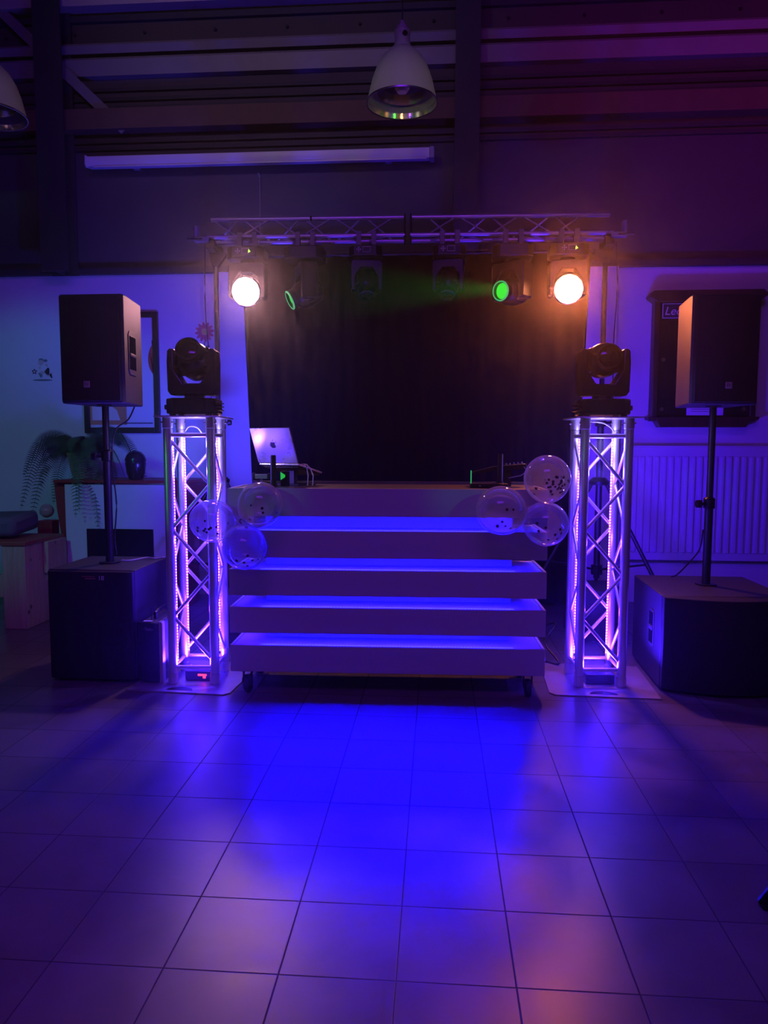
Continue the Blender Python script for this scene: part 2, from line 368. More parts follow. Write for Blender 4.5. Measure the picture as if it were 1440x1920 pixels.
# ------------------------------------------------------------------ projector screen, cord, pendant lamps
t = thing('projector_screen', 'long white rolled-up projector screen housing high on the dark wall', 'projector screen', (-1.535, 6.28, 3.777))
obj('housing', MB().prism([(-0.045, 0.04), (0.04, 0.04), (0.055, 0.03), (0.055, -0.035), (-0.03, -0.04), (-0.045, -0.02)], -1.485, 1.45, 'X'), mt['screen_case'], t, bev=0.004)
obj('bottom_bar', MB().box((0, -0.03, -0.045), (2.85, 0.022, 0.012)), mt['screen_case'], t, bev=0.003)
obj('end_cap', MB().box((1.47, 0.005, 0.0), (0.04, 0.115, 0.092)), mt['screen_cap'], t, bev=0.006, label='bluish grey end cap')
obj('end_cap', MB().prism([(-0.05, 0.048), (0.05, 0.048), (0.06, 0.0), (0.05, -0.03), (-0.03, -0.048), (-0.05, -0.03)], -1.497, -1.480, 'X'), mt['screen_case'], t, bev=0.003)
for k in (-1.1, 1.1): obj('wall_bracket', MB().box((k, 0.09, 0.0), (0.05, 0.07, 0.05)), mt['screen_cap'], t)
t = thing('hanging_cord', 'thin pull cord hanging from a small hook under the projector screen', 'cord', (-1.545, 6.36, 3.0))
obj('cord', MB().path([(0, 0, 0.2), (0.002, 0, 0.5), (0.004, -0.01, 0.66)], 0.0022, 6), mt['cable_grey'], t)
obj('hook', MB().path([(0.004, -0.01, 0.66), (-0.004, -0.015, 0.685), (-0.014, -0.005, 0.68), (-0.012, 0.03, 0.672)], 0.005, 6), mt['grey_steel'], t)

lamp = thing('pendant_lamp', 'grey bell-shaped pendant lamp hanging over the middle of the truss', 'lamp', (-0.237, 4.7, 3.47))
prof = [(0.218, 0.0), (0.205, 0.055), (0.187, 0.13), (0.160, 0.205), (0.125, 0.265), (0.085, 0.305), (0.056, 0.325)]
obj('shade', MB().lathe(prof + [(0.053, 0.325), (0.082, 0.302), (0.121, 0.262), (0.156, 0.203), (0.184, 0.129), (0.2035, 0.053), (0.216, 0.0), (0.218, 0.0)], 56), mt['lamp_shell'], lamp, recalc=True)
inner = [(0.2155, 0.001), (0.203, 0.056), (0.1845, 0.128), (0.157, 0.203), (0.122, 0.262), (0.083, 0.301), (0.05, 0.315), (0.0, 0.317)]
obj('reflector', MB().lathe(inner, 56), mt['reflector'], lamp, label='mirrored inner reflector')
obj('inner_ring', MB().lathe([(0.150, 0.055), (0.140, 0.115), (0.1385, 0.115), (0.1485, 0.055), (0.150, 0.055)], 48), mt['reflector'], lamp)
obj('rim', MB().lathe([(0.2155, -0.004), (0.2215, -0.004), (0.2215, 0.005), (0.2155, 0.005), (0.2155, -0.004)], 56), mt['chrome'], lamp)
obj('bulb', MB().lathe([(0.0, 0.06), (0.03, 0.065), (0.046, 0.09), (0.045, 0.13), (0.025, 0.18), (0.02, 0.26), (0.0, 0.26)], 24), mt['globe'], lamp)
obj('neck', MB().lathe([(0.06, 0.318), (0.056, 0.335), (0.05, 0.345), (0.046, 0.40), (0.05, 0.405), (0.05, 0.425), (0.036, 0.435), (0.034, 0.455), (0.018, 0.462), (0.014, 0.485), (0.0, 0.49)], 28), mt['lamp_shell'], lamp)
obj('vent_hole', MB().tube((0.02, -0.05, 0.39), (0.012, -0.03, 0.39), 0.016, n=16), mt['black_plastic'], lamp)
obj('cord', MB().tube((0, 0, 0.48), (0, 0, 1.76), 0.004, n=8), mt['cable'], lamp)
dup(lamp, 'grey bell-shaped pendant lamp cut off by the left edge of the photo', (-2.905, 4.7, 3.475))

# ------------------------------------------------------------------ wall things on the left
t = thing('framed_poster', 'tall dark-framed poster on the white wall behind the left loudspeaker', 'poster', (-2.83, 6.385, 2.0))
for a, b in (((-0.325, 0, 0), (0.05, 0.03, 1.07)), ((0.325, 0, 0), (0.05, 0.03, 1.07))): obj('frame', MB().box(a, b), mt['frame'], t, bev=0.004)
for z in (-0.51, 0.51): obj('frame', MB().box((0, 0, z), (0.6, 0.03, 0.05)), mt['frame'], t, bev=0.004)
obj('sheet', MB().box((0, 0.006, 0), (0.62, 0.006, 0.99)), mt['poster_white'], t, smooth=0)
arc = [(0.30, 0.29), (0.285, 0.285)] + [(0.36 - 0.11 * math.cos(a), 0.12 + 0.165 * math.sin(a)) for a in [R_(75 - k * 12) for k in range(13)]] + [(0.30, -0.04)]
obj('print', MB().prism(arc, 0.0015, 0.0028, 'Y'), mt['poster_red'], t, smooth=0, label='red curved shape on the poster')
obj('print', MB().box((-0.13, 0.002, -0.31), (0.34, 0.0022, 0.30)), mt['poster_orange'], t, smooth=0, label='orange photograph on the poster')
obj('print', MB().prism([(-0.28, -0.42), (-0.02, -0.42), (-0.05, -0.33), (-0.14, -0.26), (-0.28, -0.24)], 0.0004, 0.0016, 'Y'), mt['poster_cream'], t, smooth=0)
obj('print', MB().box((0.14, 0.002, -0.445), (0.28, 0.0022, 0.010)), mt['ink'], t, smooth=0)

t = thing('flower_sticker', 'pink daisy sticker with yellow centre on the wall above left tower', 'sticker', (-2.064, 6.3985, 2.358))
for k in range(12):
    a = 2 * PI * k / 12 + 0.12
    pts = []
    for j in range(13):
        u = j / 12; rr = 0.028 + 0.062 * u; wd = 0.0145 * math.sin(PI * min(1, 0.12 + u * 0.88)) ** 0.7
        pts.append((rr, wd))
    pts += [(x, -y) for x, y in reversed(pts)]
    obj('petal', MB().prism([(x * math.cos(a) - y * math.sin(a), x * math.sin(a) + y * math.cos(a)) for x, y in pts], -0.001, 0.001, 'Y'), mt['petal'], t, smooth=0)
obj('flower_centre', MB().disc((0, -0.0006, 0), 0.027), mt['petal_mid'], t, smooth=0)
obj('stem', MB().prism([(-0.004, -0.085), (0.004, -0.085), (-0.008, -0.14), (-0.018, -0.19), (-0.026, -0.19), (-0.016, -0.14)], -0.001, 0.001, 'Y').prism([(-0.012, -0.14), (0.02, -0.118), (0.05, -0.122), (0.03, -0.138)], -0.001, 0.001, 'Y'), mt['stem'], t, smooth=0)

t = thing('football_player_sticker', 'small cartoon sticker of a running football player with a ball', 'sticker', (-3.575, 6.3985, 2.05))
def flat(name, pts, m, dz=0.0): return obj(name, MB().prism([(x * 0.0049, z * 0.0049) for x, z in pts], -0.001 - dz, 0.001 - dz, 'Y'), m, t, smooth=0)
def ell(cx, cz, rx, rz, n=20, a0=0.0): return [(cx + rx * math.cos(2 * PI * k / n) * math.cos(a0) - rz * math.sin(2 * PI * k / n) * math.sin(a0), cz + rx * math.cos(2 * PI * k / n) * math.sin(a0) + rz * math.sin(2 * PI * k / n) * math.cos(a0)) for k in range(n)]
flat('head', ell(-1.5, 10.5, 5.2, 6.0), mt['stk_skin']); flat('hair', [(-6, 14), (-3, 17.5), (2, 17.5), (5, 14.5), (5.5, 10), (4, 13), (0, 14.5), (-4, 14)], mt['stk_grey'], 0.0006)
flat('cap_bobble', ell(8, 13.5, 3.4, 2.6), mt['stk_grey'], 0.0002); flat('shirt', [(-3, 2), (2, 4.5), (10, 3), (11, 0), (5, -6), (0, -4)], mt['stk_white'])
flat('arm', [(8, 9), (11, 7), (11.5, 3), (9, 2.5), (7, 6)], mt['stk_skin'], 0.0004); flat('arm', [(-6, 1), (-3, 3), (-1, 0), (-4, -2)], mt['stk_skin'], 0.0004)
flat('shorts', [(5, -6), (12, 1), (14.5, -1), (14.5, -8), (13.5, -13), (8, -11)], mt['stk_black'], 0.0004)
flat('leg', [(4, -6), (-3, -6), (-6, -10), (-3, -12), (7, -10)], mt['stk_skin'], 0.0002); flat('leg', [(8, -12), (14, -12), (15, -14.5), (9, -14.5)], mt['stk_skin'], 0.0002)
flat('boot', [(-4, -9), (-7, -9), (-3, -17), (0, -17), (1, -12)], mt['stk_grey'], 0.0006); flat('boot', [(15, -11), (18, -9), (20, -18), (18, -18.5), (15, -14)], mt['stk_black'], 0.0006)
flat('grass', ell(1, -22, 19, 1.8), mt['stk_grey'])
bl = flat('ball', ell(-14, -6.5, 5.4, 5.4), mt['stk_white'], 0.0004)
for k in range(5):
    a = 2 * PI * k / 5 + 0.3
    o = flat('ball_patch', ell(-14 + 3.2 * math.cos(a), -6.5 + 3.2 * math.sin(a), 1.9, 1.5, 8, a), mt['stk_black'], 0.0009); o.parent = bl

# counter, fern, vase
t = thing('white_counter', 'white-fronted counter with red top and red flared sides against the wall', 'counter', (-2.53, 5.62, 0))
obj('front_panel', MB().box((0, 0, 0.52), (0.90, 0.03, 1.04)), mt['white_front'], t, bev=0.003)
obj('top', MB().box((0.02, 0.25, 1.065), (1.10, 0.58, 0.022)), mt['red'], t, bev=0.003, label='red counter top')
for s in (-1, 1):
    pts = [(s * 0.455, 1.05), (s * 0.555, 1.05), (s * 0.54, 0.85), (s * 0.505, 0.6), (s * 0.475, 0.4), (s * 0.46, 0.0), (s * 0.452, 0.0)]
    obj('side_panel', MB().prism(pts, 0.02, 0.5, 'Y'), mt['red'], t, bev=0.002, label='red flared side panel')
obj('opening', MB().box((0.0, -0.018, 0.55), (0.55, 0.012, 0.27)), mt['black_glass'], t, bev=0.003, label='black glass panel low in the front')
def fern():
    t = thing('potted_fern', 'drooping green fern in a terracotta pot on the white counter', 'plant', (-2.92, 5.82, 1.077))
    obj('pot', MB().lathe([(0.0, 0.0), (0.085, 0.0), (0.105, 0.08), (0.122, 0.19), (0.128, 0.195), (0.128, 0.215), (0.115, 0.215), (0.112, 0.19), (0.0, 0.185)], 36), mt['pot'], t)
    obj('soil', MB().lathe([(0.0, 0.196), (0.06, 0.198), (0.11, 0.19)], 24), mt['soil'], t)
    specs = [(200, .42, .60), (188, .36, .34), (220, .46, .30), (150, .34, .2), (120, .3, .25), (280, .34, .10), (305, .40, .22), (330, .45, .30), (345, .48, .16), (15, .50, .36), (50, .36, .3), (172, .30, .44), (318, .30, .46), (210, .48, .52), (195, .26, .10), (285, .36, .52), (312, .34, .6), (300, .28, .05), (335, .36, .42), (290, .40, .5), (355, .30, .3), (90, .25, .1)]
    for az, ln, dr in specs:
        a = R_(az); m = MB(); n = 52; pts = []
        for i in range(n + 1):
            u = i / n
            rr = ln * (u ** 0.85); z = 0.20 + 0.42 * ln * math.sin(min(PI, u * 2.2)) * 1.3 - dr * u ** 2.2 * 1.25
            pts.append(Vector((rr * math.cos(a), rr * math.sin(a), z)))
        m.path(pts, [0.0035 * (1 - 0.7 * i / n) for i in range(n + 1)], 5)
        side = Vector((-math.sin(a), math.cos(a), 0)); tw = R_(62) if 140 < az < 232 else (R_(-55) if az > 320 or az < 40 else R_(15))
        for i in range(3, n):
            u = i / n; L = 0.085 * math.sin(PI * (0.18 + 0.82 * u)) ** 0.7 + 0.006
            d = (pts[i + 1] - pts[i - 1]).normalized(); nrm = d.cross(side).normalized()
            sd = side * math.cos(tw) + nrm * math.sin(tw)
            for s in (-1, 1):
                b0 = pts[i] - d * 0.0035; b1 = pts[i] + d * 0.0035
                tip = pts[i] + sd * s * L + d * L * 0.25 - Vector((0, 0, L * 0.2)); mid = pts[i] + sd * s * L * 0.55 + d * L * 0.1 - Vector((0, 0, L * 0.05))
                v = [m.bm.verts.new(p) for p in (b0, mid - d * 0.0038, tip, mid + d * 0.0038, b1)]
                m.bm.faces.new(v)
        obj('frond', m, mt['leaf'], t, smooth=0, recalc=False)
    return t
fern()
t = thing('dark_vase', 'dark glazed lidded vase beside the fern on the counter', 'vase', (-2.47, 5.80, 1.077))
obj('body', MB().lathe([(0.0, 0.0), (0.055, 0.0), (0.072, 0.05), (0.084, 0.13), (0.078, 0.15), (0.0, 0.15)], 32), mt['vase'], t)
obj('lid', MB().lathe([(0.086, 0.148), (0.084, 0.165), (0.072, 0.195), (0.048, 0.222), (0.02, 0.232), (0.0, 0.234)], 32), mt['vase'], t)

# wooden bench with cushion and globe lamp at the left edge
t = thing('plank_bench', 'pale plank bench with red-brown top at the left edge', 'bench', (-3.08, 5.04, 0))
obj('leg', MB().box((0, 0.25, 0.31), (0.175, 0.52, 0.62)), mt['wood'], t, bev=0.004)
obj('top', MB().box((-0.28, 0.25, 0.634), (0.76, 0.55, 0.028)), mt['wood_top'], t, bev=0.004, label='red-brown bench top')
obj('rail', MB().box((-0.36, 0.06, 0.31), (0.54, 0.05, 0.17)), mt['wood'], t, bev=0.003)
obj('side_board', MB().box((0.11, 0.37, 0.50), (0.04, 0.28, 0.24)), mt['wood'], t, bev=0.003)
t = tag(obj('seat_cushion', MB().box((0, 0, 0.07), (0.62, 0.42, 0.15)), mt['cushion'], None, (-3.46, 5.34, 0.672), (0.06, -0.03, 0.06), bev=0.045), 'dark crumpled cushion lying on the plank bench', 'cushion')
t = thing('globe_lamp', 'small round globe lamp on a red block behind the bench', 'lamp', (-3.29, 5.90, 0.0))
obj('base', MB().box((0, 0, 0.36), (0.125, 0.125, 0.72)), mt['red'], t, bev=0.006)
obj('globe', MB().ball((-0.01, 0, 0.80), 0.058), mt['globe'], t)

# ------------------------------------------------------------------ notice board and radiator on the right
t = thing('notice_board', 'dark wooden notice cabinet with glass on the wall behind right loudspeaker', 'notice board', (2.215, 6.33, 2.08))
obj('back_board', MB().box((0, 0.04, 0), (0.80, 0.02, 1.02)), mt['board_back'], t)
for s in (-1, 1): obj('stile', MB().box((s * 0.40, 0, 0), (0.045, 0.10, 1.02)), mt['dark_wood'], t, bev=0.005)
obj('cornice', MB().prism([(-0.41, 0.47), (-0.47, 0.51), (-0.47, 0.53), (-0.44, 0.56), (0.44, 0.56), (0.47, 0.53), (0.47, 0.51), (0.41, 0.47)], -0.075, 0.06, 'Y'), mt['dark_wood'], t, bev=0.004)
obj('bottom_moulding', MB().prism([(-0.455, -0.475), (0.455, -0.475), (0.445, -0.50), (0.385, -0.505), (0.35, -0.56), (-0.35, -0.56), (-0.385, -0.505), (-0.445, -0.50)], -0.06, 0.06, 'Y'), mt['dark_wood'], t, bev=0.004)
obj('glass', MB().box((0, -0.02, 0), (0.755, 0.006, 0.95)), mt['black_glass'], t)
for x, z in ((-0.335, 0.0), (-0.335, -0.41), (0.335, -0.41), (0.335, 0.0)): obj('glass_screw', MB().tube((x, -0.030, z), (x, -0.022, z), 0.017, n=16), mt['chrome'], t)
sg = obj('name_plate', MB().box((-0.17, -0.025, 0.40), (0.38, 0.004, 0.125)), mt['board_back'], t)
obj('plate_border', MB().box((-0.17, -0.0275, 0.458), (0.37, 0.002, 0.006)).box((-0.17, -0.0275, 0.342), (0.37, 0.002, 0.006)).box((-0.352, -0.0275, 0.40), (0.006, 0.002, 0.12)).box((0.012, -0.0275, 0.40), (0.006, 0.002, 0.12)), mt['sign_white'], sg, smooth=0)
text_obj('lettering', 'Leden', 0.095, mt['sign_white'], sg, (-0.34, -0.0280, 0.368), shear=0.25)
pp = obj('notice_paper', MB().box((0.02, -0.026, -0.41), (0.30, 0.002, 0.105)), mt['paper'], t, smooth=0)
ln = MB()
for k, (wd, dx) in enumerate(((0.22, 0), (0.18, -0.01), (0.21, 0.0), (0.15, -0.03))): ln.box((0.01 + dx, -0.0275, -0.375 - k * 0.018), (wd, 0.001, 0.004))
obj('printed_line', ln, mt['ink'], pp, smooth=0)

t = thing('radiator', 'white ribbed panel radiator low on the wall at right', 'radiator', (2.72, 6.28, 0.87))
pl = MB(); HX = 1.16; z0, z1 = -0.482, 0.482
pl.box((0, 0.03, 0), (2 * HX, 0.03, z1 - z0))
n = 38
for k in range(n):
    x = -HX + 0.06 + k * (2 * HX - 0.12) / (n - 1)
    pts = [(x - 0.022, 0.016), (x - 0.013, -0.006), (x + 0.013, -0.006), (x + 0.022, 0.016)]
    pl.prism(pts, z0 + 0.07, z1 - 0.08, 'Z')
obj('panel', pl, mt['radiator'], t, bev=0.004)
obj('top_grille', MB().box((0, 0.065, z1 + 0.006), (2 * HX, 0.10, 0.012)), mt['radiator'], t, bev=0.002)
for s in (-1, 1): obj('side_cover', MB().box((s * (HX - 0.004), 0.065, 0), (0.012, 0.10, z1 - z0)), mt['radiator'], t)
for s in (-1, 1): obj('wall_bracket', MB().box((s * 0.8, 0.085, 0.0), (0.04, 0.06, 0.7)), mt['grey_steel'], t)

# ------------------------------------------------------------------ black cloth and lighting truss
cu = MB(); n = 150; X0, X1 = -1.66, 1.235
rows = [0.02, 0.7, 1.4, 2.1, 2.93]; vv = []
for zi, z in enumerate(rows):
    r = []
    for k in range(n + 1):
        u = k / n
        x = X0 + (X1 - X0) * u + (1 - z / 2.93) * (0.10 * (1 - u) - 0.10 * u)
        amp = 0.005 + 0.008 * (1 - z / 3)
        y = amp * math.sin(u * 2 * PI * 21 + 0.5 * math.sin(u * 17)) + 0.006 * math.sin(u * 61)
        r.append(cu.bm.verts.new((x, y, z)))
    vv.append(r)
for a, b in zip(vv, vv[1:]):
    for k in range(n): cu.bm.faces.new((a[k], a[k + 1], b[k + 1], b[k]))
t = thing('black_backdrop', 'large black cloth backdrop hanging behind the DJ booth', 'curtain', (0, 6.17, 0))
o = obj('cloth', cu, mt['curtain'], t, smooth=80); md = o.modifiers.new('solid', 'SOLIDIFY'); md.thickness = 0.004
obj('rod', MB().tube((-1.75, 0, 2.94), (1.33, 0, 2.94), 0.014, n=12), mt['black_metal'], t)
for x in (-1.70, -0.2, 1.28): obj('rod_bracket', MB().box((x, 0.10, 2.94), (0.03, 0.21, 0.03)), mt['black_metal'], t)

TR = 0.023
truss = thing('truss_beam', 'long triangular aluminium truss beam spanning above the DJ booth', 'truss', (-0.233, 5.55, 2.895), TR)
ch = 0.017; L0, L1 = -1.49, 1.49; hz = 0.150; dy = 0.078
for s0, s1 in ((L0, -0.02), (0.02, L1)):
    obj('chord', MB().tube((s0 + 0.01, 0, hz), (s1 - 0.01, 0, hz), ch), mt['alu_dull'], truss)
    for y in (-dy, dy): obj('chord', MB().tube((s0, y, 0), (s1, y, 0), ch), mt['alu_dull'], truss)
P = 0.4625; r = 0.0062
def zig(pa, pb, ph, name='brace'):
    # pa, pb: (y,z) of the two chords the bar weaves between
    x = L0 + ph; up_ = True
    while x < L1 - 0.1:
        a, b = (pa, pb) if up_ else (pb, pa)
        x2 = x + P / 2 - 0.045
        if x2 < L1 and not (x < 0.0 < x2):
            obj(name, MB().tube((x, a[0], a[1]), (x2, b[0], b[1]), r, n=10), mt['alu_dull'], truss)
        x += P / 2; up_ = not up_
zig((0, hz - 0.008), (-dy, 0.008), 0.03); zig((dy, 0.008), (0, hz - 0.008), 0.03); zig((-dy, 0), (dy, 0), 0.03)
for x in (-0.022, 0.022):
    obj('joint_plate', MB().prism([(-dy - 0.02, -0.022), (dy + 0.02, -0.022), (0.02, hz + 0.022), (-0.02, hz + 0.022)], x - 0.006, x + 0.006, 'X'), mt['black_metal'], truss, bev=0.002)
obj('sticker_band', MB().tube((-0.73, 0, hz), (-0.715, 0, hz), ch + 0.0008), mt['black_plastic'], truss)

def stand(loc, label, mirror):
    t = thing('truss_stand', label, 'stand', loc)
    s = mirror
    obj('pole', MB().tube((0, 0, 0.35), (0, 0, 1.55), 0.024), mt['black_metal'], t)
    obj('upper_pole', MB().tube((0, 0, 1.5), (0, 0, 2.80), 0.0185), mt['black_metal'], t)
    obj('collar', MB().lathe([(0.0245, 1.50), (0.04, 1.505), (0.04, 1.56), (0.026, 1.57)], 20), mt['black_metal'], t)
    obj('locking_knob', MB().tube((0.035, 0, 1.53), (0.085, 0, 1.53), 0.008).tube((0.075, 0, 1.53), (0.10, 0, 1.53), 0.024, 0.02), mt['black_plastic'], t)
    obj('collar', MB().lathe([(0.025, 1.06), (0.075, 1.065), (0.08, 1.09), (0.045, 1.12), (0.025, 1.12)], 20), mt['black_plastic'], t)
    for k in range(3):
        a = R_(90 + 120 * k + 12 * s)
        p0 = Vector((0.06 * math.cos(a), 0.06 * math.sin(a), 1.075)); p1 = Vector((0.68 * math.cos(a), 0.68 * math.sin(a), 0.03))
        if k == 2 and s > 0 or k == 1 and s < 0: pass
        lg = obj('leg', MB().tube(p0, p1, 0.0145), mt['black_metal'], t)
        obj('rubber_foot', MB().ball((p1.x, p1.y, 0.028), 0.027), mt['rubber'], lg)
        obj('brace', MB().tube((0.03 * math.cos(a), 0.03 * math.sin(a), 0.42), p0.lerp(p1, 0.55), 0.008), mt['black_metal'], t)
    obj('lower_collar', MB().tube((0, 0, 0.38), (0, 0, 0.45), 0.042), mt['black_plastic'], t)
    obj('cross_arm', MB().box((0, 0, 2.815), (0.06, 0.30, 0.03)).box((0, -0.09, 2.845), (0.055, 0.05, 0.05)).box((0, 0.09, 2.845), (0.055, 0.05, 0.05)), mt['black_metal'], t, bev=0.004)
    obj('clamp', MB().tube((-s * 0.10, -0.14, 2.86), (-s * 0.10, -0.14, 2.96), 0.021).box((-s * 0.06, -0.13, 2.865), (0.11, 0.05, 0.035)), mt['grey_steel'], t, bev=0.003)
    obj('bolt', MB().tube((-s * 0.16, -0.16, 2.862), (-s * 0.05, -0.16, 2.862), 0.006), mt['chrome'], t)
    obj('gusset', MB().prism([(-s * 0.05, 2.80), (s * 0.10, 2.80), (s * 0.02, 2.70), (-s * 0.02, 2.70)], -0.02, 0.02, 'Y'), mt['black_metal'], t, bev=0.003)
    return t
stand((-1.685, 5.522, 0), 'black tripod stand holding the left end of the truss beam', 1)
stand((1.225, 5.588, 0), 'black tripod stand holding the right end of the truss beam', -1)

# ------------------------------------------------------------------ moving heads
def chamfer_rect(hx, hy, c): return [(-hx + c, -hy), (hx - c, -hy), (hx, -hy + c), (hx, hy - c), (hx - c, hy), (-hx + c, hy), (-hx, hy - c), (-hx, -hy + c)]
def moving_head(name, label, loc, rz=0.0, pan=0.0, tilt=0.0, hang=False, size=1.0, lens=None, kind='spot', panel=False, group=None):
    """base, yoke and tilting head; with hang the whole fixture is upside down under the truss"""
    t = thing(name, label, 'stage light', loc, rz, group)
    BP = mt['black_plastic'] if hang else mt['black_gloss']
    S = size; sg = -1.0 if hang else 1.0
    def Z(z): return sg * z * S
    b = MB()
    zz = sorted((Z(0.012), Z(0.098)))
    b.prism([(x * S, y * S) for x, y in chamfer_rect(0.138, 0.115, 0.045)], zz[0], zz[1])
    base = obj('base', b, mt['black_plastic'], t, bev=0.008 * S)
    if not hang:
        for sx in (-1, 1):
            for sy in (-1, 1): obj('foot', MB().tube((sx * 0.10 * S, sy * 0.08 * S, 0), (sx * 0.10 * S, sy * 0.08 * S, 0.016), 0.018, n=12), mt['rubber'], base)
        for k in range(3): obj('cooling_fin', MB().box((0.135 * S * (1 if loc[0] < 0 else -1), -0.02, (0.035 + k * 0.02) * S), (0.045 * S, 0.12 * S, 0.006)), mt['black_plastic'], base, bev=0.002)
        obj('side_knob', MB().tube(((-0.135 if loc[0] < 0 else 0.135) * S, -0.05, 0.05), ((-0.152 if loc[0] < 0 else 0.152) * S, -0.05, 0.05), 0.014), mt['black_plastic'], base)
    else:
        if panel:
            y = -0.117 * S; dp = obj('display_panel', MB().box((0, y, Z(0.055)), (0.17 * S, 0.004, 0.062 * S)), mt['display'], base)
            rc = MB(); cx = 0.012; cz = Z(0.05)
            rc.box((cx, y - 0.003, cz + 0.018), (0.055, 0.002, 0.003)).box((cx, y - 0.003, cz - 0.018), (0.055, 0.002, 0.003)).box((cx - 0.0265, y - 0.003, cz), (0.003, 0.002, 0.036)).box((cx + 0.0265, y - 0.003, cz), (0.003, 0.002, 0.036))
            obj('display_frame', rc, mt['key'], dp, smooth=0)
            kk = MB()
            for dx, dz in ((0, 0.013), (0, -0.013), (-0.013, 0), (0.013, 0), (0, 0)): kk.disc((-0.045 + dx, y - 0.003, cz + dz), 0.0055, n=10)
            obj('keypad', kk, mt['key'], dp, smooth=0)
            if panel == 'led': obj('indicator', MB().prism([(0.032, cz - 0.014), (0.052, cz - 0.006), (0.036, cz + 0.012)], y - 0.006, y - 0.002, 'Y'), mt['led_key'], dp, smooth=0)
    arm = obj('pan_collar', MB().tube((0, 0, Z(0.095)), (0, 0, Z(0.116)), 0.055 * S), mt['black_metal'], t)
    # yoke: U frame with chamfered inner corners
    H = 0.265; out = [(-0.118, 0.116), (0.118, 0.116), (0.135, 0.14), (0.138, 0.30), (0.134, 0.36), (0.122, 0.372), (0.098, 0.372), (0.095, 0.255), (0.048, 0.182), (-0.048, 0.182), (-0.095, 0.255), (-0.098, 0.372), (-0.122, 0.372), (-0.134, 0.36), (-0.138, 0.30), (-0.135, 0.14)]
    yk = MB().prism([(x * S, Z(z)) for x, z in out], -0.058 * S, 0.058 * S, 'Y')
    obj('yoke', yk, BP, t, rot=(0, 0, pan), bev=0.008 * S)
    ax = Z(0.315)
    q = Matrix.Rotation(PI / 2, 4, 'X')    # lathe axis z -> -y, so the barrel looks out of the front
    if kind == 'spot':
        prof = [(0.0, -0.115), (0.05, -0.112), (0.082, -0.095), (0.093, -0.05), (0.095, 0.0), (0.090, 0.045), (0.075, 0.075), (0.066, 0.082), (0.066, 0.125), (0.060, 0.130), (0.056, 0.127), (0.055, 0.10), (0.0, 0.10)]
        lr, lz = 0.0545, 0.104
    else:
        prof = [(0.0, -0.085), (0.06, -0.083), (0.088, -0.06), (0.093, -0.01), (0.093, 0.035), (0.108, 0.05), (0.112, 0.07), (0.106, 0.078), (0.101, 0.072), (0.0, 0.070)]
        lr, lz = 0.1005, 0.0715
    hd = obj('head', MB().lathe([(a * S, b_ * S) for a, b_ in prof], 40, q), BP, t, (0, 0, ax), (tilt, 0, pan))
    if kind == 'spot':
        cov = MB()
        for s in (-1, 1): cov.box((s * 0.068 * S, 0.02, 0), (0.055 * S, 0.13 * S, 0.13 * S))
        obj('side_cover', cov, BP, hd, bev=0.02 * S)
    L = MB()
    if lens in (mt['wash_l'], mt['wash_r']):
        pts = []
        for k in range(60):
            a = 2 * PI * k / 60; rr = (lr - 0.004 + 0.0035 * abs(math.cos(6 * a))) * S
            pts.append((rr * math.cos(a), rr * math.sin(a)))
        L.prism(pts, -(lz + 0.012) * S, -lz * S, 'Y')
        obj('lens_ring', MB().lathe([((lr + 0.002) * S, lz * S), ((lr + 0.005) * S, (lz + 0.006) * S), ((lr + 0.001) * S, (lz + 0.008) * S)], 48, q), mt['wash_ring'], hd)
    else:
        L.lathe([(lr * S, lz * S), (lr * 0.7 * S, (lz + 0.010) * S), (0, (lz + 0.014) * S)], 32, q)
    obj('lens', L, lens or mt['lens'], hd, label=('glowing lens' if lens and lens != mt['lens'] else None))
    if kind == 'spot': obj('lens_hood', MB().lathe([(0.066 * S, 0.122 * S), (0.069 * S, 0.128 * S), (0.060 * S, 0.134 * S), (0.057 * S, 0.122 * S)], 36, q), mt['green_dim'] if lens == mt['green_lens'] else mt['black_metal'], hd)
    if hang:
        for x in (-0.055, 0.055):
            obj('clamp', MB().box((x, 0.0, 0.035), (0.032, 0.036, 0.075)).tube((x - 0.016, 0.0, 0.082), (x + 0.016, 0.0, 0.082), 0.029, n=18).box((x + 0.004, -0.036, 0.055), (0.034, 0.008, 0.10)), mt['grey_steel'], t, bev=0.002)
    return t
def tz(x): return 2.895   # front chord height
def ty(x): return 5.55 - 0.078 + (x + 0.233) * math.tan(TR)
HZ = 2.895 - 0.082
def aim_tilt(hang): return 0
moving_head('wash_light', 'pinkish-white glowing round wash light hanging at left end of truss', (-1.417, ty(-1.417), HZ), pan=0.0, tilt=R_(12), hang=True, size=1.0, lens=mt['wash_l'], kind='wash', panel='led')
moving_head('wash_light', 'orange glowing round wash light hanging at right end of truss', (0.935, ty(0.935), HZ), pan=0.0, tilt=R_(12), hang=True, size=1.0, lens=mt['wash_r'], kind='wash', panel='led')
moving_head('spot_light', 'moving spotlight with green lens seen edge-on, beside the pinkish-white light', (-0.985, ty(-0.985), HZ), pan=R_(-68), tilt=R_(26), hang=True, size=1.05, lens=mt['green_lens'])
moving_head('spot_light', 'moving spotlight shining a green beam leftward, beside the orange light', (0.535, ty(0.535), HZ), pan=R_(-42), tilt=R_(6), hang=True, size=1.05, lens=mt['green_lens'])
moving_head('spot_light', 'unlit black moving spotlight just left of the middle of the truss', (-0.535, ty(-0.535), HZ), pan=R_(10), tilt=R_(60), hang=True, size=0.86, panel=True)
moving_head('spot_light', 'unlit black moving spotlight just right of the middle of the truss', (0.075, ty(0.075), HZ), pan=R_(-10), tilt=R_(60), hang=True, size=0.86, panel=True)

